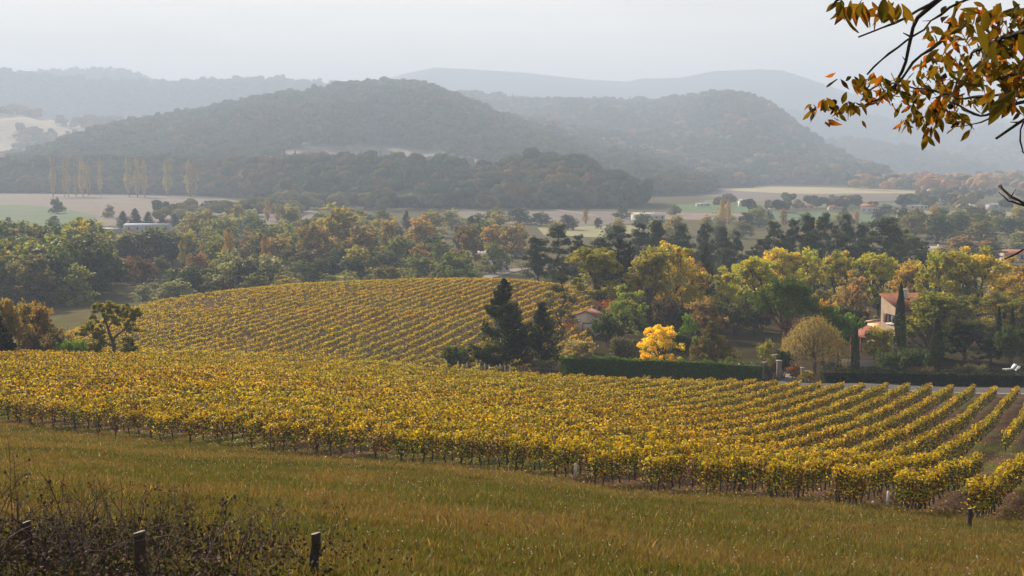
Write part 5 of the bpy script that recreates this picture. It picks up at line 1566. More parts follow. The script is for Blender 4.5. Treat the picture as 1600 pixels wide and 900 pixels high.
def batch(fb, tb, temps, pos, ang, scl, tint):
    N = len(pos); w = vr.integers(0, len(temps), N)
    for k in range(len(temps)):
        s = w == k
        if not s.any(): continue
        c, sn = np.cos(ang[s])[:, None], np.sin(ang[s])[:, None]
        for mbx, part in ((fb, temps[k][:3]), (tb, temps[k][3])):
            if part is None: continue
            V, Q, Cc = part
            x = V[None, :, 0] * c - V[None, :, 1] * sn; y = V[None, :, 0] * sn + V[None, :, 1] * c
            W_ = np.stack([x + pos[s][:, 0:1], y + pos[s][:, 1:2], V[None, :, 2] * scl[s][:, None] + pos[s][:, 2:3]], -1)
            n, m = W_.shape[:2]
            col = Cc[None] * (tint[s][:, None] if mbx is fb else 1)
            mbx.add(W_.reshape(-1, 3), (Q[None] + (np.arange(n) * m)[:, None, None]).reshape(-1, 4), None, np.broadcast_to(col, (n, m, 3)).reshape(-1, 3))

# the rows of the near field
DIRY = 1.0 / math.sqrt(1 + KR * KR)
rows = {}
STEP = 1.02 * DIRY
for k in range(-62, 12):
    c0 = -8.9 + 2.55 * k
    Ys = np.arange(38, 170, STEP) + vr.random() * STEP
    X = c0 + KR * Ys
    px = colpx(X, Ys)
    b = border(px) + (vnoise(np.array([k * .7]), np.array([2.0]), 5)[0] - .5) * 1.6
    ok = (Ys > b) & (Ys < crest(px) - 1.0) & (px > -110) & (px < 1710)
    if k >= 1: ok &= ~((Ys > 80) & (Ys < 103))
    if k >= 3: ok &= ~((Ys > 66) & (Ys < 118))
    ok &= (vr.random(len(Ys)) > .02)
    Yk, Xk = Ys[ok], X[ok]
    if len(Yk) == 0: continue
    Xk = Xk + vr.normal(0, .04, len(Xk))
    rows[k] = (Xk, Yk)
cand = []
for k, (Xk, Yk) in rows.items():
    pxk = colpx(Xk, Yk)
    for i in range(len(Yk)):
        if -5 < pxk[i] < 1605: cand.append((Yk[i] + 1.6 * i, k, i))
cand.sort()
near_set = set((k, i) for _, k, i in cand[:300])
ORD = ['first', 'second', 'third', 'fourth', 'fifth', 'sixth', 'seventh', 'eighth', 'ninth', 'tenth', 'eleventh', 'twelfth', 'thirteenth', 'fourteenth', 'fifteenth', 'sixteenth', 'seventeenth', 'eighteenth', 'nineteenth', 'twentieth']
TENS = {2: 'twenty', 3: 'thirty', 4: 'forty', 5: 'fifty', 6: 'sixty', 7: 'seventy'}
def ordw(n):
    if n <= 20: return ORD[n - 1]
    t, u = divmod(n, 10)
    return {2: 'twentieth', 3: 'thirtieth', 4: 'fortieth', 5: 'fiftieth', 6: 'sixtieth', 7: 'seventieth'}[t] if u == 0 else TENS[t] + '-' + ORD[u - 1]
vis_rows = sorted({k for k, i in near_set}, reverse=True)
rownum = {k: n + 1 for n, k in enumerate(vis_rows)}
MOODN = {0: 'golden', 1: 'greenish', 2: 'rusty gold', 3: 'pale yellow'}
ANG = math.atan2(1, KR)
FA, TA = MB(), MB()
A_, B_ = [], []
for k, (Xk, Yk) in rows.items():
    Zk = zt(Xk, Yk)
    for i in range(len(Yk)):
        if (k, i) in near_set:
            fm, tm, mood = NEARV[vr.integers(0, len(NEARV))]
            e = bpy.data.objects.new('grapevine', None); COL.objects.link(e); e.empty_display_size = .3
            e.location = (Xk[i], Yk[i], Zk[i]); e.rotation_euler = (0, 0, ANG + math.pi * vr.integers(0, 2)); e.scale = (1, .9, vr.uniform(.76, .84))
            t = obj('trunk', tm, e); f = obj('foliage', fm, e)
            q = vr.uniform(.85, 1.12); f.color = (q, q * vr.uniform(.93, 1.05), q, 1)
            tagit(e, '%s grapevine, %s from the meadow end of the %s row counting from the right' % (MOODN[mood], ordw(i + 1), ordw(rownum[k])), 'grapevine', 'grapevines at the meadow edge')
        elif Yk[i] < 88: A_.append((Xk[i], Yk[i], Zk[i]))
        else: B_.append((Xk[i], Yk[i], Zk[i]))
def tints(p, sc):
    n = fbm(p[:, 0] / sc, p[:, 1] / sc, 3, 61)
    v = vr.uniform(.85, 1.15, len(p))
    t = np.stack([v * (1 + .18 * (.5 - n)), v * (1 + .10 * (n - .5)), v], 1)
    return t
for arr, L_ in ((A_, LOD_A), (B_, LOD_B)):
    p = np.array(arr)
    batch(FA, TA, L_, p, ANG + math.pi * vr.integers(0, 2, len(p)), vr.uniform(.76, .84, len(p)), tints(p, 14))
v1 = bpy.data.objects.new('vineyard_foliage', FA.mesh('vineyard_foliage', [M_VINE])); COL.objects.link(v1)
tagit(v1, kind='stuff')
# second vineyard
KR2 = 0.25
H2 = []
for k in range(-90, 50):
    c0 = 2.25 * k
    Ys = np.arange(170, 346, 1.0) + vr.random()
    X = c0 + KR2 * Ys
    ok = in_hill2(X, Ys)
    px = colpx(X, Ys)
    bare = np.clip(1.25 - np.abs(px - 300) / 90, 0, 1) * sstep(235, 262, Ys)      # young, sparse plants on the left shoulder
    ok &= vr.random(len(Ys)) > (.10 + .62 * bare)
    H2.append(np.stack([X[ok] + vr.normal(0, .08, ok.sum()), Ys[ok]], 1))
p = np.concatenate(H2); p = np.c_[p, zt(p[:, 0], p[:, 1]) - .12]
FB_, TB_ = MB(), MB()
A2 = math.atan2(1, KR2)
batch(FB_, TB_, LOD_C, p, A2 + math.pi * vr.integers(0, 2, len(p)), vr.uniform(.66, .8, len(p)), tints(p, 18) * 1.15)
v2 = FB_.build('vineyard_foliage', M_VINE); tagit(v2, kind='stuff')
t1 = TA.build('vine_undergrowth', M_BARK); tagit(t1, kind='stuff')
# stakes at the row ends, a few pale grow tubes
for k in vis_rows:
    Xk, Yk = rows[k]
    x, y = Xk[0] - KR * .1, Yk[0] - .1
    z = float(zt(np.array([x]), np.array([y]))[0])
    m = MB(); m.tube([(0, 0, -.2), (vr.normal() * .03, vr.normal() * .05, vr.uniform(1.05, 1.3))], .03, 6)
    o = m.build('vine_stake', M_WOOD, None, True, (x, y, z)); o.color = (0.12, 0.10, 0.085, 1)
    tagit(o, 'thin wooden stake at the meadow end of the %s vine row from the right' % ordw(rownum[k]), 'stake', 'row end stakes')
sp = MB()
for k, (Xk, Yk) in rows.items():
    Zk = zt(Xk, Yk)
    for i in range(5, len(Yk), 6):
        sp.tube([(Xk[i], Yk[i], Zk[i]), (Xk[i] + vr.normal() * .03, Yk[i], Zk[i] + vr.uniform(1.4, 1.65))], .03, 4, (0.12, 0.105, 0.09))
for _ in range(420):
    q = p[vr.integers(0, len(p))]
    sp.tube([(q[0], q[1], q[2]), (q[0], q[1], q[2] + vr.uniform(1.5, 2.3))], .035, 4, (0.14, 0.12, 0.10))
so = sp.build('trellis_undergrowth', M_WOOD); tagit(so, kind='stuff')
for px, Y, lab in ((1387, 50.5, 'pale plastic grow tube among the trunks, nearer the right edge'), (1039, 56, 'pale grow tube near the middle of the front vines'), (899, 57, 'short pale grow tube left of the middle of the front vines')):
    x = X_(px, Y); z = float(zt(np.array([x]), np.array([Y]))[0])
    m = MB(); m.tube([(0, 0, -.05), (.01, 0, .62)], .05, 8)
    o = m.build('grow_tube', M_PAINT, None, True, (x, Y, z)); o.color = (.62, .6, .55, 1)
    tagit(o, lab, 'grow tube')

# ------------------------------------------------------------------ meadow
gr = np.random.default_rng(77)
def grass_layer(n, Y0, Y1, wmul=1.0):
    Y = Y0 + (Y1 - Y0) * gr.random(n) ** .8
    px = gr.uniform(-90, 1690, n)
    X = (px - 800) / F * Y
    ok = Y < border(px) + 3.0 + gr.normal(0, .8, n)
    ok &= ~((px < 470) & (Y < 13.6) & (gr.random(n) < .8))
    X, Y = X[ok], Y[ok]
    # tufts
    tz = fbm(X / .8, Y / .8, 2, 12)
    patch = fbm(X / 5, Y / 5, 3, 13)
    h = (.05 + .165 * tz * gr.random(len(X)) + .05 * patch) * np.where(gr.random(len(X)) < .05, 1.7, 1)
    h *= np.where(Y < 20, .6 + .4 * (Y - 10) / 10, 1)
    h *= np.where(Y > border(colpx(X, Y)), .6, 1)
    a = gr.random(len(X)) * 6.283
    w = (.0038 + .00022 * Y) * gr.uniform(.7, 1.4, len(X)) * wmul
    lean = gr.normal(0, .35, (len(X), 2)) * h[:, None]
    Z = zt(X, Y) - .02
    dx, dy = np.cos(a) * w, np.sin(a) * w
    mid = np.c_[X + lean[:, 0] * .35, Y + lean[:, 1] * .35, Z + h * .6]
    V = np.stack([np.c_[X - dx, Y - dy, Z], np.c_[X + dx, Y + dy, Z], np.c_[mid[:, 0] + dx * .7, mid[:, 1] + dy * .7, mid[:, 2]], np.c_[mid[:, 0] - dx * .7, mid[:, 1] - dy * .7, mid[:, 2]], np.c_[X + lean[:, 0], Y + lean[:, 1], Z + h]], 1)
    n_ = len(X)
    dryness = np.clip(.12 + .72 * sstep(.32, .72, patch) - .25 * sstep(.55, .7, fbm(X / 2.2, Y / 2.2, 2, 71)) + gr.normal(0, .28, n_), 0, 1)[:, None]
    g1 = np.array([0.115, 0.15, 0.032]); g2 = np.array([0.25, 0.20, 0.085])
    c = lerp(g1, g2, dryness)
    red = gr.random(n_) < .12
    c[red] = (0.20, 0.095, 0.04)
    pale = gr.random(n_) < .05
    c[pale] = (0.42, 0.35, 0.20)
    c = c * gr.uniform(.7, 1.3, (n_, 1)) * np.array([.88, .77, .68])
    b = np.arange(n_)[:, None] * 5
    return V.reshape(-1, 3), b + np.array([[0, 1, 2, 3]]), b + np.array([[3, 2, 4]]), np.repeat(c, 5, 0)
GM = MB()
for n, a, b in ((230000, 10, 26), (240000, 24, 48), (230000, 44, 88)):
    V, Q, T, c = grass_layer(n, a, b)
    GM.add(V, Q, T, c)
go = GM.build('grass', M_GRASS); tagit(go, kind='stuff')
# weeds and fallen leaves between the vine rows
n = 26000
Y = 42 + 75 * gr.random(n) ** 1.5; px = gr.uniform(-60, 1680, n); X = (px - 800) / F * Y
ok = (Y > border(px) - 2) & (fbm(X / 1.6, Y / 1.6, 3, 51) > .53); X, Y = X[ok], Y[ok]
wm = MB(); Z = zt(X, Y) + gr.random(len(X)) * .13
cw_ = np.array([(0.09, 0.11, 0.025), (0.14, 0.13, 0.04), (0.20, 0.15, 0.07)])[gr.integers(0, 3, len(X))]
leaf_quads(wm, gr, np.c_[X, Y, Z], .16, tilt=np.tile([[0, 0, 1.0]], (len(X), 1)), aspect=.3, col=cw_)
n = 22000
Y = 42 + 80 * gr.random(n) ** 1.4; px = gr.uniform(-60, 1680, n); X = (px - 800) / F * Y
ok = (Y > border(px) - 1); X, Y = X[ok], Y[ok]
cw_ = np.array([V_YEL, V_GOLD, V_RUST, V_BRN, V_BRN])[gr.integers(0, 5, len(X))]
leaf_quads(wm, gr, np.c_[X, Y, zt(X, Y) + .03], .10, aspect=.9, col=cw_, up=1.5)
wo_ = wm.build('fallen_leaves', M_GRASS); tagit(wo_, kind='stuff')
# seed heads and small white flowers
n = 1000
Y = 16 + 66 * gr.random(n) ** 1.2; px = gr.uniform(-60, 1660, n); X = (px - 800) / F * Y
ok = (Y < border(px)) & (fbm(X / 6, Y / 6, 2, 44) > .46 - .1 * (gr.random(n))); X, Y = X[ok], Y[ok]
Z = zt(X, Y) + gr.uniform(.12, .34, len(X))
V, T = ICO1
s = (.006 + .00016 * Y) * gr.uniform(.7, 1.3, len(X))
W_ = V[None] * s[:, None, None] + np.stack([X, Y, Z], 1)[:, None]
fl = MB(); fl.add(W_.reshape(-1, 3), None, (T[None] + (np.arange(len(X)) * 12)[:, None, None]).reshape(-1, 3), (.62, .58, .5))
fo = fl.build('meadow_flowers', M_PAINT); tagit(fo, kind='stuff')

# ------------------------------------------------------------------ dead stalks and brambles along the old fence, lower left
br = np.random.default_rng(5)
ub = MB()
def ground(x, y): return float(zt(np.array([x]), np.array([y]))[0])
for k in range(330):
    Y = br.uniform(11.8, 17.0); px = br.uniform(-60, 450)
    if br.random() < (px / 520): continue
    x = (px - 800) / F * Y; z = ground(x, Y)
    L = br.uniform(.4, 1.15) * (1.15 - px / 1500); a = br.random() * 6.28
    dirv = np.array([math.cos(a), math.sin(a) * .6, 0]); bend = br.uniform(.2, 1.1)
    t = np.linspace(0, 1, 8)
    pts = np.array([x, Y, z]) + dirv * (t ** 1.6 * L * bend)[:, None] + np.array([0, 0, 1]) * (L * (t - .55 * bend * t ** 2.4))[:, None] + br.normal(0, .012, (8, 3)) * t[:, None]
    cc = np.array([(0.05, 0.035, 0.03), (0.09, 0.06, 0.045), (0.16, 0.12, 0.09), (0.07, 0.03, 0.03)][br.integers(0, 4)])
    ub.tube(pts, np.linspace(.0065, .002, 8) * br.uniform(.7, 1.5), 4, cc, cap=False)
    for _ in range(br.integers(1, 5)):
        j = br.integers(2, 7); d = rand_dirs(br, 1)[0] * br.uniform(.08, .3); d[2] = abs(d[2])
        ub.tube([pts[j], pts[j] + d * .5 + br.normal(0, .01, 3), pts[j] + d], [.003, .0022, .0012], 3, cc, cap=False)
for k in range(120):     # upright dry stalks with seed heads
    Y = br.uniform(13.5, 19); px = br.uniform(-40, 540)
    x = (px - 800) / F * Y; z = ground(x, Y); h = br.uniform(.25, .75)
    top = np.array([x + br.normal() * .06, Y, z + h])
    cc = np.array([(0.08, 0.055, 0.04), (0.15, 0.11, 0.07)][br.integers(0, 2)])
    ub.tube([(x, Y, z), (x + br.normal() * .02, Y, z + h * .5), top], [.004, .003, .002], 3, cc, cap=False)
    pp = top + br.normal(0, 1, (14, 3)) * (.025, .025, .06)
    leaf_quads(ub, br, pp, .03, col=np.tile(cc * 1.1, (14, 1)))
n = 20000                # withered leaves low in the tangle
Y = br.uniform(11.2, 16.4, n); px = br.uniform(-80, 640, n); X = (px - 800) / F * Y
keep = br.random(n) < np.clip(1.15 - px / 520, .05, 1) * (vnoise(X / .35, Y / .35, 7) > .3)
X, Y = X[keep], Y[keep]
Z = zt(X, Y) + br.random(len(X)) ** 1.6 * .42
cols = np.array([(0.05, 0.038, 0.028), (0.085, 0.05, 0.035), (0.035, 0.04, 0.018), (0.13, 0.07, 0.05)])[br.integers(0, 4, len(X))]
leaf_quads(ub, br, np.c_[X, Y, Z], .045, col=cols)
uo = ub.build('undergrowth', M_BARK); tagit(uo, kind='stuff')

def post(label, px, Y, toprow, wpx, lean=0.0, rough=.012, col=(0.055, 0.042, 0.034)):
    x = X_(px, Y); z = ground(x, Y); h = Zpy(toprow, Y) - z; w = wpx / F * Y / 2
    r = np.random.default_rng(int(px)); n = 9; V = []
    t = np.linspace(0, 1, 7)
    m = MB()
    pts = np.array([(lean * h * a + r.normal() * .004, 0, -.3 + (h + .3) * a) for a in t])
    th = np.arange(n) * 2 * np.pi / n
    rr = w * (1 + .12 * np.sin(th * 2 + 1) + r.normal(0, .05, n))
    V = pts[:, None] + np.stack([np.cos(th) * rr, np.sin(th) * rr, r.normal(0, .002, n)], -1)[None] * np.array([1, 1, 1])
    V[-1, :, 2] += np.cos(th) * w * .25
    i = np.arange(6)[:, None] * n; j = np.arange(n)[None]; kk = (j + 1) % n
    m.add(V.reshape(-1, 3), np.stack([i + j, i + kk, i + n + kk, i + n + j], -1).reshape(-1, 4), col=col)
    m.add(np.r_[V[-1], [V[-1].mean(0)]], None, [(a, (a + 1) % n, n) for a in range(n)], col=(.30, .26, .22))
    o = m.build('fence_post', M_WOOD, None, False, (x, Y, z))
    tagit(o, label, 'fence post')
    return o
post('leaning dark wooden post with a pale sawn top, alone in the grass', 487, 14.2, 833, 14, .12)
post('thick mossy stump-like post in the brambles', 217, 12.6, 831, 17, 0.03)
post('short thin dark post in the bramble tangle', 117, 14.4, 852, 7, 0.02)
post('slanted dark post at the far left in the brambles', 50, 14.6, 815, 12, -.10)
post('dark iron-like post in the grass below the last vines', 1515, 41, 794, 6.5, 0.0)
# tall weeds that stand clear of the tangle
def weed(label, px, Y, top, heads, col=(0.07, 0.05, 0.04), hc=(0.06, 0.05, 0.05)):
    x = X_(px, Y); z = ground(x, Y); h = Zpy(top, Y) - z
    r = np.random.default_rng(int(px) + 3)
    e = bpy.data.objects.new('dry_weed', None); COL.objects.link(e); e.location = (x, Y, z)
    m = MB(); hb = MB()
    sp_ = [(0, 0, -.05), (r.normal() * .02, 0, h * .35), (r.normal() * .03, 0, h * .7), (r.normal() * .02, 0, h)]
    m.tube(sp_, [.007, .005, .004, .0025], 5, col)
    for k in range(heads):
        t = r.uniform(.45, .98); b0 = np.array([np.interp(t, [0, .35, .7, 1], [q[0] for q in sp_]), 0, h * t])
        d = np.array([r.normal() * .09, r.normal() * .06, r.uniform(.03, .14)])
        m.tube([b0, b0 + d * .6, b0 + d], [.003, .0025, .002], 4, col)
        V_, T_ = ICO2
        hb = MB(); hb.add(V_ * (.014, .014, .018) * r.uniform(.7, 1.3) + b0 + d, None, T_, hc)
        hb.build('seed_head', M_BARK, e)
    m.build('stem', M_BARK, e)
    tagit(e, label, 'weed')
weed('tall bare thin stalk at the far left with thistle heads', 20, 14.8, 690, 4)
weed('dry dark dock stalk with clustered seed heads', 84, 14.6, 760, 16)
weed('small blue-grey thistle heads on a stem left of the dock stalk', 33, 14.7, 738, 5, hc=(0.12, 0.12, 0.16))
weed('slim dead stalk right of the thick mossy post', 262, 14.5, 800, 7)
weed('forked dead stalk near the middle of the brambles', 355, 14.8, 788, 9)

# ------------------------------------------------------------------ walnut tree reaching in from the right
wr = np.random.default_rng(15)
wt_ = bpy.data.objects.new('walnut_tree', None); COL.objects.link(wt_)
wx, wy = 7.2, 8.5; wz = ground(wx, wy); wt_.location = (wx, wy, wz)
def rel(p): return (p[0] - wx, p[1] - wy, p[2] - wz)
bc = (0.035, 0.026, 0.022)
m = MB()
limb(m, wr, (0, 0, -.3), (-.2, -.1, 2.6), .24, .17, 7, 0, 12, bc)
limb(m, wr, (-.2, -.1, 2.6), (.4, .8, 7.0), .14, .05, 7, .05, 9, bc)
limb(m, wr, (-.2, -.1, 2.5), (1.8, -1.0, 5.5), .11, .04, 7, .05, 8, bc)
m.build('trunk', M_BARK, wt_, True)
def wp(l, Ya, Yb=None):
    Yb = Ya if Yb is None else Yb
    return [rel(P(px, py, lerp(Ya, Yb, i / (len(l) - 1)))) for i, (px, py) in enumerate(l)]
BR = []
def branch(l, Ya, Yb, r0, r1, parent_pt=None):
    pts = wp(l, Ya, Yb)
    if parent_pt is not None: pts = [parent_pt] + pts
    # resample with knobbly irregularity
    pts = np.array(pts); s = np.r_[0, np.cumsum(np.linalg.norm(np.diff(pts, axis=0), axis=1))]
    n = max(6, int(s[-1] / .05)); t = np.linspace(0, s[-1], n)
    q = np.stack([np.interp(t, s, pts[:, k]) for k in range(3)], 1)
    for _ in range(2): q[1:-1] = (q[:-2] + 2 * q[1:-1] + q[2:]) / 4
    q += wr.normal(0, .0035, q.shape)
    r0, r1 = r0 * .75, r1 * .75
    rad = np.linspace(r0, r1, n) * (1 + .14 * wr.normal(size=n))
    mb = MB(); mb.tube(q, rad, 6, bc)
    for _ in range(int(s[-1] * 5)):     # spurs and buds
        j = wr.integers(1, n - 1); d = rand_dirs(wr, 1)[0] * wr.uniform(.02, .05)
        mb.tube([q[j], q[j] + d], [rad[j] * .6, rad[j] * .25], 4, bc)
    mb.build('branch', M_BARK, wt_, True)
    BR.append(q)
    return q
root = (-.2, -.1, 2.55)
mainA = branch([(1780, -60), (1640, -30), (1541, -8), (1496, 2), (1461, 29), (1437, 51), (1411, 69), (1381, 88), (1355, 116)], 6.4, 6.9, .030, .006, root)
branch([(1496, 2), (1488, 27), (1483, 61), (1459, 75), (1432, 85), (1405, 128)], 6.7, 6.9, .013, .008)
branch([(1500, -20), (1464, 0), (1432, 24), (1421, 48), (1424, 67), (1416, 99), (1400, 133), (1397, 139)], 6.6, 6.9, .015, .009)
branch([(1405, 128), (1397, 139), (1373, 157), (1347, 167), (1317, 171), (1292, 172)], 6.9, 7.1, .009, .003)
branch([(1490, -10), (1461, -5), (1451, 5), (1427, 24), (1400, 35), (1365, 48), (1339, 57)], 6.5, 6.7, .012, .007)
mainB = branch([(1780, 130), (1680, 140), (1600, 144), (1560, 149), (1533, 149), (1493, 155), (1461, 141), (1411, 133), (1395, 130)], 5.9, 6.9, .024, .006, root)
branch([(1640, 150), (1581, 163), (1557, 176), (1528, 184), (1488, 160), (1470, 150)], 6.0, 6.8, .012, .005)
branch([(1581, 163), (1557, 184), (1540, 190), (1515, 200), (1496, 198)], 6.1, 6.3, .007, .003)
branch([(1680, 130), (1640, 150), (1600, 187), (1576, 208), (1555, 215)], 5.8, 6.0, .011, .007)
branch([(1600, 187), (1584, 203), (1600, 235), (1625, 270)], 5.9, 5.9, .006, .003)
mainC = branch([(1800, 300), (1680, 330), (1600, 322), (1575, 308), (1561, 289)], 5.6, 5.9, .020, .007, root)
branch([(1600, 322), (1580, 318), (1570, 306), (1560, 300)], 5.7, 5.8, .006, .003)
branch([(1700, 350), (1620, 382), (1588, 390), (1568, 406)], 5.7, 5.8, .010, .005)
branch([(1320, -12), (1309, 2), (1297, 10)], 5.2, 5.2, .008, .005)
branch([(1500, -30), (1400, -22), (1320, -12)], 5.5, 5.2, .014, .008)
branch([(1620, 40), (1560, 60), (1520, 82), (1500, 110), (1490, 140)], 5.2, 6.4, .012, .005)
branch([(1660, 70), (1610, 110), (1570, 120), (1540, 128)], 5.0, 5.6, .010, .005)
LF = MB()
W_GRN, W_OLV, W_ORG, W_BRN = (0.070, 0.060, 0.010), (0.13, 0.090, 0.012), (0.27, 0.10, 0.012), (0.045, 0.022, 0.014)
def leaflet(base, d, L, wd, col, curl):
    d = np.array(d, float); d /= np.linalg.norm(d)
    side = np.cross(d, rand_dirs(wr, 1)[0]); side /= np.linalg.norm(side)
    nrm = np.cross(side, d)
    tt = np.linspace(0, 1, 7)
    wv = wd * .5 * np.array([.10, .62, .92, 1.0, .82, .45, .03])
    sp = base + d * (tt * L)[:, None] + (nrm * (curl * L * tt ** 2)[:, None])
    wave = nrm * (.03 * L * np.sin(tt * 7 + wr.random() * 6))[:, None]
    V = np.stack([sp - side * wv[:, None] + nrm * (wv * .45)[:, None] + wave, sp, sp + side * wv[:, None] + nrm * (wv * .45)[:, None] - wave], 1)
    Q = []
    for i in range(6):
        a = i * 3
        Q += [(a, a + 3, a + 4, a + 1), (a + 1, a + 4, a + 5, a + 2)]
    c = np.repeat(np.array([col]), 21, 0) * wr.uniform(.85, 1.15)
    if wr.random() < .35: c[15:] = np.array(W_BRN) * 1.5
    LF.add(V.reshape(-1, 3), Q, None, c)
def leafgroup(px, py, Y, n, spread, L, mix, down=1.0):
    for _ in range(int(n * 2.0 + .5) if n > 2 else n):
        qx, qy = px + wr.normal() * spread, py + wr.normal() * spread * .6
        b = np.array(rel(P(qx, qy, Y + wr.normal() * .18)))
        a = wr.random() * 6.283
        d = (math.cos(a) * .8, math.sin(a) * .8, -down * wr.uniform(.2, 1.5))
        ci = wr.choice(4, p=mix)
        L_ = L * wr.uniform(.5, .92)
        leaflet(b, d, L_, L_ * wr.uniform(.34, .44), (W_GRN, W_OLV, W_ORG, W_BRN)[ci], wr.normal() * .22)
MX, MG, MO = (.34, .42, .14, .10), (.55, .38, .04, .03), (.1, .3, .5, .1)
for px, py, n, s in [(1270, 165, 4, 5), (1288, 158, 4, 6), (1312, 168, 6, 8), (1330, 160, 5, 6), (1325, 128, 6, 9), (1343, 125, 6, 8), (1372, 120, 7, 10), (1355, 145, 5, 7), (1380, 138, 6, 8), (1410, 125, 6, 10),
                     (1420, 150, 9, 12), (1435, 138, 9, 12), (1452, 160, 9, 12), (1462, 128, 8, 12), (1480, 150, 9, 12), (1445, 178, 7, 10), (1432, 180, 4, 8), (1470, 180, 7, 10), (1490, 178, 7, 10), (1505, 190, 5, 8),
                     (1450, 108, 6, 11), (1475, 110, 8, 12), (1500, 128, 10, 14), (1520, 150, 8, 12), (1415, 188, 3, 5), (1455, 195, 3, 5)]:
    leafgroup(px, py, 6.9, n, s, .088, MX)
leafgroup(1293, 188, 7.0, 2, 3, .085, MO); leafgroup(1303, 184, 7.0, 1, 1, .08, (0, 0, 0, 1)); leafgroup(1347, 188, 7.0, 1, 1, .06, (0, 0, 0, 1)); leafgroup(1446, 212, 6.9, 2, 2, .1, MG); leafgroup(1372, 150, 6.9, 5, 6, .09, MO)
for px, py, n, s, L in [(1312, 4, 3, 5, .11), (1330, 10, 3, 7, .14), (1352, 6, 3, 6, .11), (1372, 12, 3, 6, .12), (1385, 6, 4, 8, .12), (1405, 8, 3, 7, .12)]:
    leafgroup(px, py, 5.5, n, s, L, (.3, .6, .1, 0), 1.6)
for px, py, n, s in [(1455, 50, 4, 10), (1480, 60, 6, 12), (1500, 30, 8, 14), (1470, 85, 6, 10), (1450, 90, 5, 8), (1520, 60, 9, 16), (1490, 95, 8, 12), (1545, 90, 10, 16), (1520, 110, 10, 14)]:
    leafgroup(px, py, 6.2, n, s, .085, (.35, .35, .24, .06))
for px, py, n, s in [(1530, 15, 12, 18), (1565, 30, 14, 18), (1595, 15, 12, 16), (1560, 70, 14, 18), (1595, 60, 14, 18), (1540, 110, 12, 18), (1575, 110, 14, 18), (1600, 130, 12, 16), (1560, 145, 10, 16), (1590, 165, 5, 12), (1620, 90, 18, 24), (1640, 30, 18, 24), (1660, 130, 14, 24)]:
    leafgroup(px, py, 5.6, n, s, .092, (.38, .40, .17, .05))
for px, py in [(1505, 60), (1490, 108), (1530, 118), (1560, 60), (1570, 150), (1545, 95), (1585, 40), (1598, 110), (1552, 20), (1592, 145), (1520, 30)]:
    leafgroup(px, py, 4.6, 1, 10, .14, (.7, .3, 0, 0), 1.2)
for _ in range(260):    # crown beyond the frame
    b = np.array([wr.normal() * 1.8 + .6, wr.normal() * 1.6 + .4, 5.6 + wr.normal() * .9])
    leaflet(b, (wr.normal(), wr.normal(), -1), .13, .055, (W_GRN, W_OLV, W_ORG)[wr.integers(0, 3)], .1)
lo = LF.build('crown', M_WALNUT if 'M_WALNUT' in globals() else M_LEAF, wt_, True)
nb = MB()
for px, py in [(1303, 160), (1300, 166), (1306, 169), (1485, 166), (1462, 172)]:
    q = np.array(rel(P(px, py, 6.95))); V, T = ICO2
    nb.add(V * .016 + q, None, T, (0.03, 0.02, 0.018))
nb.build('walnut', M_BARK, wt_, True)
tagit(wt_, 'walnut tree whose olive and orange leafy branches hang in at the upper right', 'walnut tree')
put('cone_bush', 0, 149.5, 492, 46, (0.016, 0.022, 0.012), 'near-black bush cut by the left edge at the vineyard crest', 1)

# ------------------------------------------------------------------ labels for the trees counted off along their stand
from collections import defaultdict
gp = defaultdict(list)
for t in TREES:
    if t['label'] is None: gp[(t['zone'], t['cname'], t['ct'])].append(t)
for (zone, cn, ct), L in gp.items():
    L.sort(key=lambda t: t['px'])
    for i, t in enumerate(L):
        if len(L) == 1: s = 'the only %s %s of the %s' % (cn, ct, zone)
        else: s = '%s %s %s from the left in the %s' % (ordw(i + 1), cn, ct, zone)
        t['o']['label'] = s
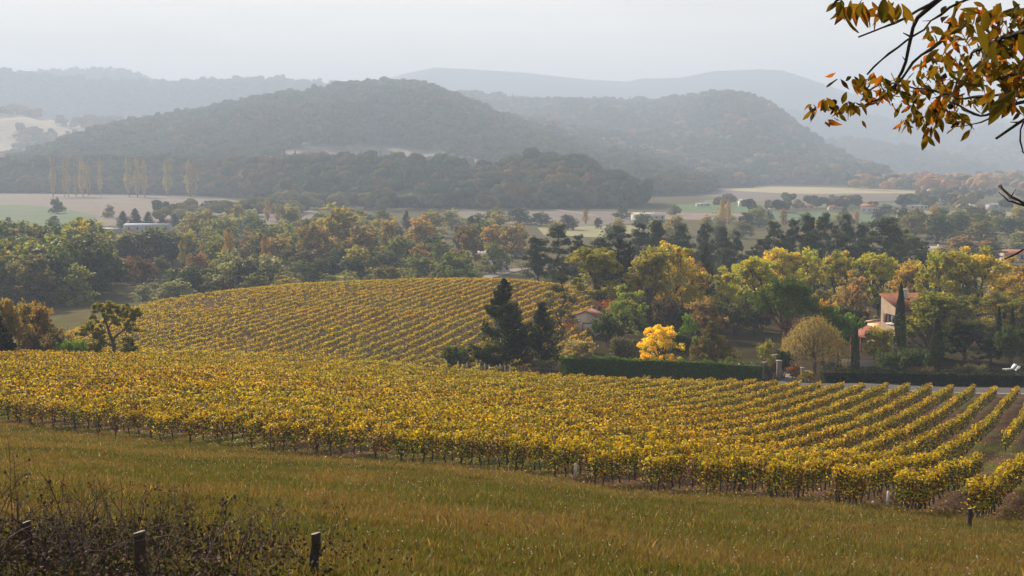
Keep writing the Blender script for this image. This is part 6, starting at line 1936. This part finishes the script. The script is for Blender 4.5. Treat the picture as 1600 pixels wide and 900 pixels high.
# ------------------------------------------------------------------ labels for the setting
SET = {
 'ground': ['sloping meadow, vineyard soil and valley floor, all the bare ground'],
 'field': ['bare brown ploughed field at the left below the wooded hill', 'green sown field at the left edge of the valley', 'grey-brown field in the middle of the plain beside the pale lane',
           'pale stubble strip below the middle brown field', 'green meadow strip right of the white-roofed farm', 'brown strip just below the green meadow strip right of the farm',
           'pale straw field at the foot of the right-hand hill', 'brown field below the pale straw field on the right', 'dull green strip in front of the right brown field',
           'green field in front of the far village hedge', 'dry tan field at the right edge of the valley', 'grey-brown field below the left wood, behind the forked oak'],
 'road': ['dark lane running along the top ends of the vine rows', 'pale lane crossing the middle of the plain', 'short pale track curving off the plain lane', 'pale lane right of the white-roofed farm',
          'short pale road piece behind the left valley wood', 'curving pale road beside the cottages in the valley', 'pale track climbing at the right edge of the valley', 'faint far road under the sunlit grove'],
 'pavement': ['narrow pale verge strip beside the dark lane'], 'path': ['pale drive leading through the gate into the garden'], 'terrace': ['pale terrace in front of the villa porch'],
 'hills': ['low wooded hill in front of the main hill', 'large rounded wooded hill in the centre, with a bare clearing', 'wooded spur running down behind the main hill', 'rounded wooded hill on the right behind the straw field',
           'low dark ridge right of the right-hand hill', 'tan open hillside at the far left', 'long blue-grey range behind the main hill on the left', 'pale plateau rising behind the left range',
           'palest farthest mountains on the skyline', 'hazy grey ridge behind the walnut branch', 'pale foothills at the right edge under the walnut branch'],
 'hillside_woods': ['woods covering the low front hill', 'woods covering the large central hill', 'woods on the spur behind the main hill', 'woods on the rounded right-hand hill', 'woods on the low right ridge',
                    'scattered orange and dark trees on the tan hillside', 'woods on the long left range', 'woods on the far left plateau', 'woods on the hazy ridge behind the walnut', 'golden woods on the pale right foothills'],
 'haze': ['pale autumn haze filling the valley air'], 'distant_woods': ['distant tree clumps dotted over the valley floor and far village'],
 'vineyard_foliage': ['yellow vine rows of the near vineyard behind its front ranks', 'golden vine rows on the rounded hill behind'], 'vine_undergrowth': ['dark vine trunks under the near vine rows'],
 'trellis_undergrowth': ['thin trellis stakes standing in the vine rows'], 'grass': ['olive and straw-coloured meadow grass in front'], 'fallen_leaves': ['weeds and fallen yellow leaves between the vine rows'],
 'meadow_flowers': ['small pale seed heads dotted over the meadow'], 'undergrowth': ['tangle of dead stalks and brambles at the lower left']}
cnt = {}
for o in [x for x in S.objects if x.parent is None and x.type == 'MESH' and not x.get('label')]:
    st = o.name.split('.')[0]
    L = SET.get(st)
    if not L: continue
    i = cnt.get(st, 0); cnt[st] = i + 1
    o['label'] = L[min(i, len(L) - 1)]
    o['category'] = st.replace('_', ' ')
